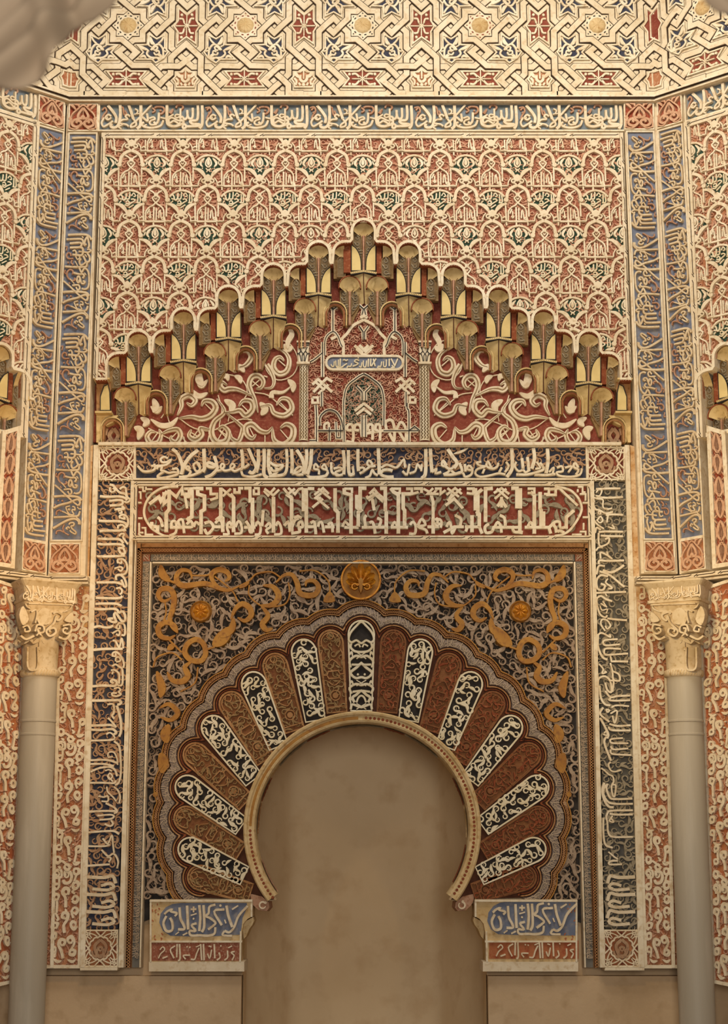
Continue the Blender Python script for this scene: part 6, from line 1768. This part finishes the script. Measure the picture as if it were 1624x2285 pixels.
# ================================================================== corner columns, side panels, cloth
ARAB = parse('''24 100 90 150 60 140 30 105 40 | 24 150 60 140 110 145 160 | 22 90 200 140 190 135 155 100 160 | 30 240 125 225 85 180 90 180 130 215 180 225 255 | 24 320 225 350 190 330 165 295 185 300 240 285 320 | ~44 265 320 300 335 345 320
24 130 330 132 280 95 270 85 310 110 335 150 310 200 340 240 370 210 400 180 370 195 345 | 26 90 470 150 460 145 400 100 395 80 430 110 445 | 24 130 460 125 560 80 580 75 540 110 530 | 32 190 450 190 410 240 415 260 460 240 510 190 520 170 490
24 320 440 285 430 285 385 330 385 345 420 310 445 290 500 | 24 330 560 290 580 270 540 300 500 340 520 330 560 | 30 225 630 235 580 190 565 165 610 200 660 205 750 | 24 110 690 130 640 90 620 70 660 110 690 110 800 | 22 300 620 270 602 290 590
24 270 680 300 640 340 670 310 710 270 690 | 24 290 850 270 790 300 750 340 780 310 820 | 30 200 850 170 840 185 800 230 810 230 860 190 920 200 990 | 22 100 800 130 860 110 870 | 24 110 950 130 900 80 900 60 940 90 960
26 320 900 280 880 265 920 300 960 330 930 | 24 110 1040 110 990 70 1000 65 1050 110 1040 | 30 190 1110 210 1070 160 1050 140 1100 170 1160 190 1230 | 24 290 1080 250 1080 235 1040 280 1020 310 1080 280 1140 260 1190 310 1200 320 1160 280 1150
22 100 1170 60 1160 80 1120 110 1140 100 1220 | *10 265 150 | *10 280 95 | *10 250 365 | *9 250 555 | ~26 215 270 240 300 220 310 | ~26 110 360 130 370 140 385 | ~30 90 1230 130 1260 180 1250 | ~30 240 1240 290 1260 330 1240 | ~28 200 760 210 790 190 800''')
for _x, _y in ((125, 62), (118, 178), (108, 295), (210, 362), (105, 432), (105, 548), (205, 440), (305, 408), (305, 540), (205, 602), (300, 672), (105, 655), (300, 780), (200, 832), (95, 920), (295, 915), (90, 1022), (182, 1082), (265, 1062), (285, 1165), (90, 1145), (215, 118), (325, 205)):
    ARAB += parse('o19 ' + ' '.join('%g %g' % (_x + 23 * math.cos(_t), _y + 25 * math.sin(_t)) for _t in np.arange(8) * math.pi / 4))
GRP = 'red arabesque panels beside the corner columns'
for pl, quad, lab, sd, reps in (
        (FRONT, [(104, 1290), (204, 1290), (177, 2157), (84, 2157)], 'red arabesque panel right of the left column', 1, 3),
        (FRONT, [(1414, 1290), (1512, 1290), (1526, 2157), (1440, 2157)], 'red arabesque panel left of the right column', 2, 3),
        (LEFTN, [(-70, 1275), (58, 1318), (26, 2190), (-80, 2215)], 'red arabesque panel on the left side wall, cut by the photo edge', 3, 3),
        (RIGHTN, [(1560, 1318), (1690, 1275), (1712, 2215), (1592, 2190)], 'amber red arabesque panel on the right side wall, cut by the photo edge', 4, 3)):
    h = HB if pl is FRONT else 0.0
    Q = pl.px(quad, h)
    T = Thing('arabesque_panel', lab, 'wall panel', pl, (Q[:, 0].mean(), Q[2:, 1].mean()), GRP)
    m = M(); m.poly(Q, -.17, h - .010); T.part(m, 'ground', 'red_light' if pl is FRONT else 'red_faded')
    m = M(); m.ribbon(Q, .022, -.1, h + .008, .2, closed=True, straight=True); T.part(m, 'border', 'plaster_pale')
    f = bil(pl, quad, h)
    u0, u1 = (.30, .97) if quad[0][0] < 300 and pl is FRONT else (.03, .70) if pl is FRONT else (.04, .96)
    W = np.linalg.norm(Q[1] - Q[0]) * (u1 - u0)
    nu = 1 if pl is FRONT else 2
    m = M(); fill_scrolls(m, lambda P, Q=Q: in_poly(P, Q), (Q[:, 0].min(), Q[:, 0].max(), Q[:, 1].min(), Q[:, 1].max()), .018, h - .010, h - .004, 50 + sd, 1.9, 1.6, .4, True, 6); T.part(m, 'fine_scrolls', 'rose_pale', kind='stuff')
    for k in range(reps):
        for c in range(nu):
            m = M(); draw(m, ARAB, lambda P: f(np.stack([u0 + (u1 - u0) * (c + np.clip((P[:, 0] - 55) / 300, 0, 1)) / nu, .01 + .98 * (k + (P[:, 1] - 28) / 1240) / reps], 1)), W / nu / 300, h - .010, h + .006, 4, .14)
            T.part(m, 'scroll_relief', 'plaster')
# edge strips beside the shafts
for q in ([(126, 1510), (134, 1510), (120, 2160), (111, 2160)], [(1482, 1510), (1490, 1510), (1507, 2160), (1498, 2160)]):
    P = FRONT.px(q, HB + .012); m = M(); m.poly(P, -.17, HB + .012, .002, bottom=True); tag(m.build('trim_%d' % _tr, 'plaster_pale'), kind='structure'); _tr += 1

# palmette strips on the side walls
LEAF = parse('''~34 50 98 20 70 30 30 50 5 | ~34 50 98 80 70 70 30 50 5 | ~16 50 80 50 30 | ~12 40 75 38 45 | ~12 60 75 62 45 | ~14 5 95 12 60 2 30 | ~14 95 95 88 60 98 30 | 6 30 98 50 84 70 98 | ~14 22 20 8 10 2 4 | ~14 78 20 92 10 98 4''')
GRP = 'palmette strips on the side walls'
for pl, quad, lab in ((LEFTN, [(8, 966), (41, 956), (27, 1264), (-8, 1258)], 'narrow orange palmette strip at the left edge of the photo'), (RIGHTN, [(1582, 956), (1615, 966), (1632, 1258), (1595, 1264)], 'narrow orange palmette strip at the right edge of the photo')):
    Q = pl.px(quad, .02)
    T = Thing('palmette_strip', lab, 'wall panel', pl, (Q[:, 0].mean(), Q[2:, 1].mean()), GRP)
    m = M(); m.poly(Q, -.17, .008); T.part(m, 'ground', 'tile_red')
    m = M(); m.ribbon(Q, .03, -.1, .03, .2, closed=True, straight=True); T.part(m, 'border', 'plaster_pale')
    f = bil(pl, quad, .02); W = np.linalg.norm(Q[1] - Q[0])
    for k in range(6):
        m = M(); draw(m, LEAF, lambda P: f(np.stack([.12 + P[:, 0] / 100 * .76, (k + (100 - P[:, 1] if k % 2 else P[:, 1]) / 100) / 6 * .98 + .01], 1)), W / 160, .008, .026, 3, .2); T.part(m, 'palmette', 'tile_cream')
# stretch of muqarnas that springs on the side walls
GRP = 'muqarnas springing on the side walls'
for pl, s, x0, lab in ((LEFTN, 1, 2, 'first yellow muqarnas niches at the left edge of the photo'), (RIGHTN, -1, 1618, 'first yellow muqarnas niches at the right edge of the photo')):
    c = pl.p1(x0, 768, .0); ws = FRONT.mpp(811, 760)
    T = Thing('muqarnas_spring', lab, 'muqarnas', pl, (c[0], c[1] - .5), GRP)
    e = -s * GA
    x_a, x_b = sorted((e - s * .03, e - s * 1.0)); zb_ = pl.p1(x0, 958, 0)[1]
    m = M(); m.box(x_a, x_b, zb_, c[1] + .12, -.15, -.115); T.part(m, 'ground', 'red_deep')
    mp = lambda P: np.stack([c[0] + np.asarray(P)[:, 0] * ws, c[1] - np.asarray(P)[:, 1] * ws], 1)
    mcell(T, pl, mp, ws, s, None, None, True, False)
    oc = np.array(muq_outline_px(0, 214) - [MXK, MY0], float); oc[-1, 0] = -80; oc = np.vstack([[(26, 60)], arc(0, 26, 26, 0, -90, 6), oc]); oc[:, 0] *= -s
    m = M(); m.ribbon(mp(oc), .024, -.1, .022, .25); T.part(m, 'edge_moulding', 'plaster_pale')
    yy = c[1] - 108 * ws
    m = M(); m.ribbon(np.array([(e, yy), (c[0] + s * 70 * ws, yy)]), .03, -.1, .015, .2); T.part(m, 'ledge', 'yellow')
    m = M(); m.poly(np.array([(e - s * .02, yy - .01), (c[0] + s * 70 * ws, yy - .01), (c[0] + s * 70 * ws, yy - .18), (e - s * .02, yy - .18)]), -.1, -.03); T.part(m, 'niche_back', 'yellow')
    m = M(); fill_scrolls(m, lambda P: (P[:, 0] > x_a) & (P[:, 0] < x_b) & (P[:, 1] > zb_ + .02) & (P[:, 1] < yy - .16), (x_a, x_b, zb_, yy - .16), .045, -.115, -.09, 3, 1.9, 1.6, .5); T.part(m, 'scrolls', 'plaster', kind='stuff')
    m = M(); m.box(x_a, x_b, zb_ - .03, zb_, -.15, .01, .004); T.part(m, 'sill', 'plaster_pale')

# moulding with chain line under the piers, running on along the side walls
zc1 = FRONT.p1(150, 1284, .05)[1]; zc0 = FRONT.p1(150, 1303, .05)[1]
for pl, lo, hi in ((FRONT, _cl, FRONT.p1(196, 1290, .06)[0]), (FRONT, FRONT.p1(1420, 1290, .06)[0], _cr), (LEFT, -1.2, 0), (RIGHT, 0, 1.2)):
    m = M(); m.box(lo, hi, zc0 + .018, zc1, -.2, .050, .006); m.box(lo, hi, zc0, zc0 + .018, -.2, .038, .004); o = tag(m.build('trim_%d' % _tr, 'plaster', plane=pl), kind='structure'); _tr += 1
    m = M(); fret(m, (lo, (zc0 + zc1) / 2 + .01), (hi, (zc0 + zc1) / 2 + .01), .049, .0515, .16, .006, .005); q = m.build('chain_line', 'line_black', o, pl); q['kind'] = 'stuff'

# ------------------------------------------------------------------ columns
def loft(m, X, Y, rows, rot, n=64):
    G = np.zeros((n + 1, len(rows), 3))
    t = np.linspace(0, 2 * math.pi, n + 1)
    for j, (z, r, e) in enumerate(rows):
        rr = r / (np.abs(np.cos(t)) ** e + np.abs(np.sin(t)) ** e) ** (1 / e)
        x = rr * np.cos(t); y = rr * np.sin(t)
        G[:, j, 0] = X + x * math.cos(rot) - y * math.sin(rot); G[:, j, 2] = -(Y + x * math.sin(rot) + y * math.cos(rot)); G[:, j, 1] = z
    m.grid(G)


CAPV = '''24 310 600 330 542 382 552 387 602 345 612 335 577 360 572 | 26 470 440 500 428 547 450 542 482 510 502 500 462 480 522 440 562 408 602 440 642 492 612 482 572 440 580 440 606 | 24 558 550 622 540 632 592 600 622 560 602 570 572 602 577 | 22 195 565 240 548 262 592 220 602 215 575
20 275 425 320 408 327 452 312 525 | #1 395 385 330 440 345 530 440 530 455 440 | #1 205 372 168 450 200 545 252 490 | #1 645 425 572 500 645 515 | 26 180 640 230 670 300 640 | 26 520 650 580 670 630 620 | 18 320 640 340 620 370 640 | 14 250 350 650 366 | ~20 560 430 620 400 640 370 | ~20 270 400 240 380 220 350'''
CAPF = '''22 272 730 272 905 320 940 362 905 362 730 | ~60 316 700 400 650 420 700 | 20 380 690 375 760 | ~40 240 700 290 660 320 700'''
GRP = 'grey marble columns in the room corners'
for sg, xs, lab in ((-1, 73.6, 'grey marble column with carved capital in the left corner'), (1, 1541.0, 'grey marble column with carved capital in the right corner')):
    Yc = -.13
    X = FRONT.p1(xs, 1900, .13)[0]
    Z = lambda y: FRONT.p1(xs, y, .16)[1]
    k = FRONT.mpp(xs, 1550, .13)
    T = Thing('column', lab, 'column', FRONT, (X, 0), GRP)
    rot = -sg * math.radians(28)
    m = M(); r = 38.5 * k
    loft(m, X, Yc, [(0, r * 1.02, 2), (1.0, r * 1.01, 2), (Z(1642), r, 2), (Z(1641), r * 1.03, 2), (Z(1637), r * 1.03, 2), (Z(1636), r * .99, 2), (Z(1612), r * .99, 2), (Z(1611), r * 1.03, 2), (Z(1607), r * 1.03, 2), (Z(1606), r, 2), (Z(1505), r * 1.0, 2)], rot)
    T.part(m, 'shaft', 'marble')
    m = M(); loft(m, X, Yc, [(Z(1512), r * .98, 2), (Z(1510), r * 1.1, 2), (Z(1503), r * 1.17, 2), (Z(1496), r * 1.1, 2), (Z(1493), r * .98, 2)], rot); ao = T.part(m, 'astragal', 'capital_stone', sm=True)
    m = M()
    for q in range(44):
        t = q / 44 * 2 * math.pi
        if math.sin(t) < .25:
            m.add([(X + r * 1.18 * math.cos(t + d), Yc + r * 1.18 * math.sin(t + d), Z(y)) for d, y in ((0, 1509), (.03, 1509), (.15, 1497), (.12, 1497))], [(0, 1, 2, 3)])
    T.part(m, 'rope_strand', 'plaster_warm', ao, kind='stuff')
    m = M(); loft(m, X, Yc, [(Z(1496), r * .98, 2), (Z(1440), r * 1.02, 2), (Z(1420), r * 1.10, 2.2), (Z(1405), r * 1.28, 2.6), (Z(1392), r * 1.42, 3.2), (Z(1372), r * 1.52, 5), (Z(1350), r * 1.52, 8), (Z(1349), r * 1.62, 12), (Z(1343), r * 1.62, 12), (Z(1342), r * 1.52, 12), (Z(1318), r * 1.62, 12), (Z(1306), r * 1.85, 12), (Z(1302), r * 1.85, 12), (Z(1301), r * .5, 2)], rot, 96)
    cp = T.part(m, 'capital', 'capital_stone')
    n = Vector((math.sin(rot), -math.cos(rot), 0))
    fp = Plane(Vector((X, Yc, 0)) + n * (r * 1.55), rot)
    fc_ = crop(fp, 0, 1260, 4.017, 0)
    if sg > 0:
        f0 = crop(fp, 0, 1260, 4.017, 0)
        def fc_(P):
            P = np.asarray(P, float).copy(); P[:, 0] = (2 * 807.5 - 0) * 4.017 - P[:, 0] + 0
            return crop(fp, 0, 1260, 4.017, 0)(P)
    wsc = fp.mpp(xs, 1380) / 4.017
    def on_face(m, nm, mt, kind=None):
        V = np.concatenate(m.V); me = m
        o = m.build(nm, mt, None, fp)
        o.parent = cp; o.matrix_parent_inverse = Matrix.Identity(4)
        # place relative to the column's base
        M4 = Matrix.Translation(fp.o) @ Matrix.Rotation(rot, 4, 'Z')
        o.matrix_local = Matrix.Translation(-Vector((X, 0, 0))) @ M4
        if kind: o['kind'] = kind
        return o
    for n_, q in enumerate(parse(CAPV)):
        m = M(); draw(m, [q], fc_, wsc, -.05, .012 + n_ % 4 * .0006 - (.006 if '#' in q[0] else 0), 4, .3); on_face(m, 'volute' if '#' not in q[0] else 'leaf', 'capital_stone')
    m = M(); draw(m, CAPF, fc_, wsc, -.12, -r * .5, 4, .3); on_face(m, 'flute', 'capital_stone', 'stuff')
    m = M(); aa = fp.px([(48, 1343), (167, 1343), (100, 1309)] if sg < 0 else [(1448, 1343), (1567, 1343), (1510, 1309)], 0)
    w_ = abs(aa[1, 0] - aa[0, 0]); x_ = min(aa[0, 0], aa[1, 0]); hh_ = aa[2, 1] - aa[0, 1]
    draw(m, fz, lambda P: np.stack([x_ + (P[:, 0] - FU0) / (FU1 - FU0) * w_, aa[0, 1] + .004 + (FV1 - P[:, 1]) / (FV1 - FV0) * hh_], 1), hh_ / 388 * 1.15, -.06, .010, 3, .3); on_face(m, 'lettering', 'plaster')

# ------------------------------------------------------------------ pale cloth hanging near the viewer
def cloth(label, outline, folds, h):
    o = np.array(outline, float)
    P = FRONT.px(o, h)
    x0, x1 = o[:, 0].min(), o[:, 0].max(); y0, y1 = o[:, 1].min(), o[:, 1].max()
    nx, ny = 46, 46
    # lower edge of the cloth as a function of x; rows hang from far above the frame
    xs = np.linspace(x0, x1, nx); lo = np.interp(xs, o[:, 0], o[:, 1])
    G = np.zeros((nx, ny, 3))
    for j in range(ny):
        f = j / (ny - 1); y = -160 + (lo + 160) * f
        q = FRONT.px(np.stack([xs, y], 1), h); G[:, j, :2] = q
        d = np.zeros(nx)
        for (fx, fy, dx, dy, w, a) in folds:
            n = np.array([-dy, dx]) / math.hypot(dx, dy); s = ((xs - fx) * n[0] + (y - fy) * n[1]) / w
            d += a * np.exp(-s * s)
        G[:, j, 2] = h + d
    m = M(); m.grid(G)
    ob = m.build('hanging_cloth', 'cloth', smooth_shade=True)
    sm = ob.modifiers.new('thickness', 'SOLIDIFY'); sm.thickness = .006
    return tag(ob, label, 'cloth', 'pale cloths hanging near the viewer')


cloth('large pale cloth hanging out of focus in the upper left corner', [(-120, 240), (-40, 215), (0, 206), (60, 198), (112, 172), (128, 135), (148, 100), (163, 72), (212, 54), (252, 26), (290, -20), (330, -60)],
      [(20, 40, 60, -55, 16, -.05), (60, 20, 60, -55, 20, .05), (110, 60, 15, 80, 26, .045), (60, 130, 70, -45, 22, .03), (40, 100, 70, -50, 16, -.03), (160, 20, 10, 60, 22, -.03), (20, 160, 60, -50, 22, .04)], 6.2)
cloth('small scrap of pale cloth out of focus in the upper right corner', [(1520, -60), (1552, -8), (1575, 16), (1600, 34), (1630, 42), (1700, 46)], [(1600, 10, 50, 30, 20, .03), (1640, 10, 40, 50, 18, -.03)], 6.2)
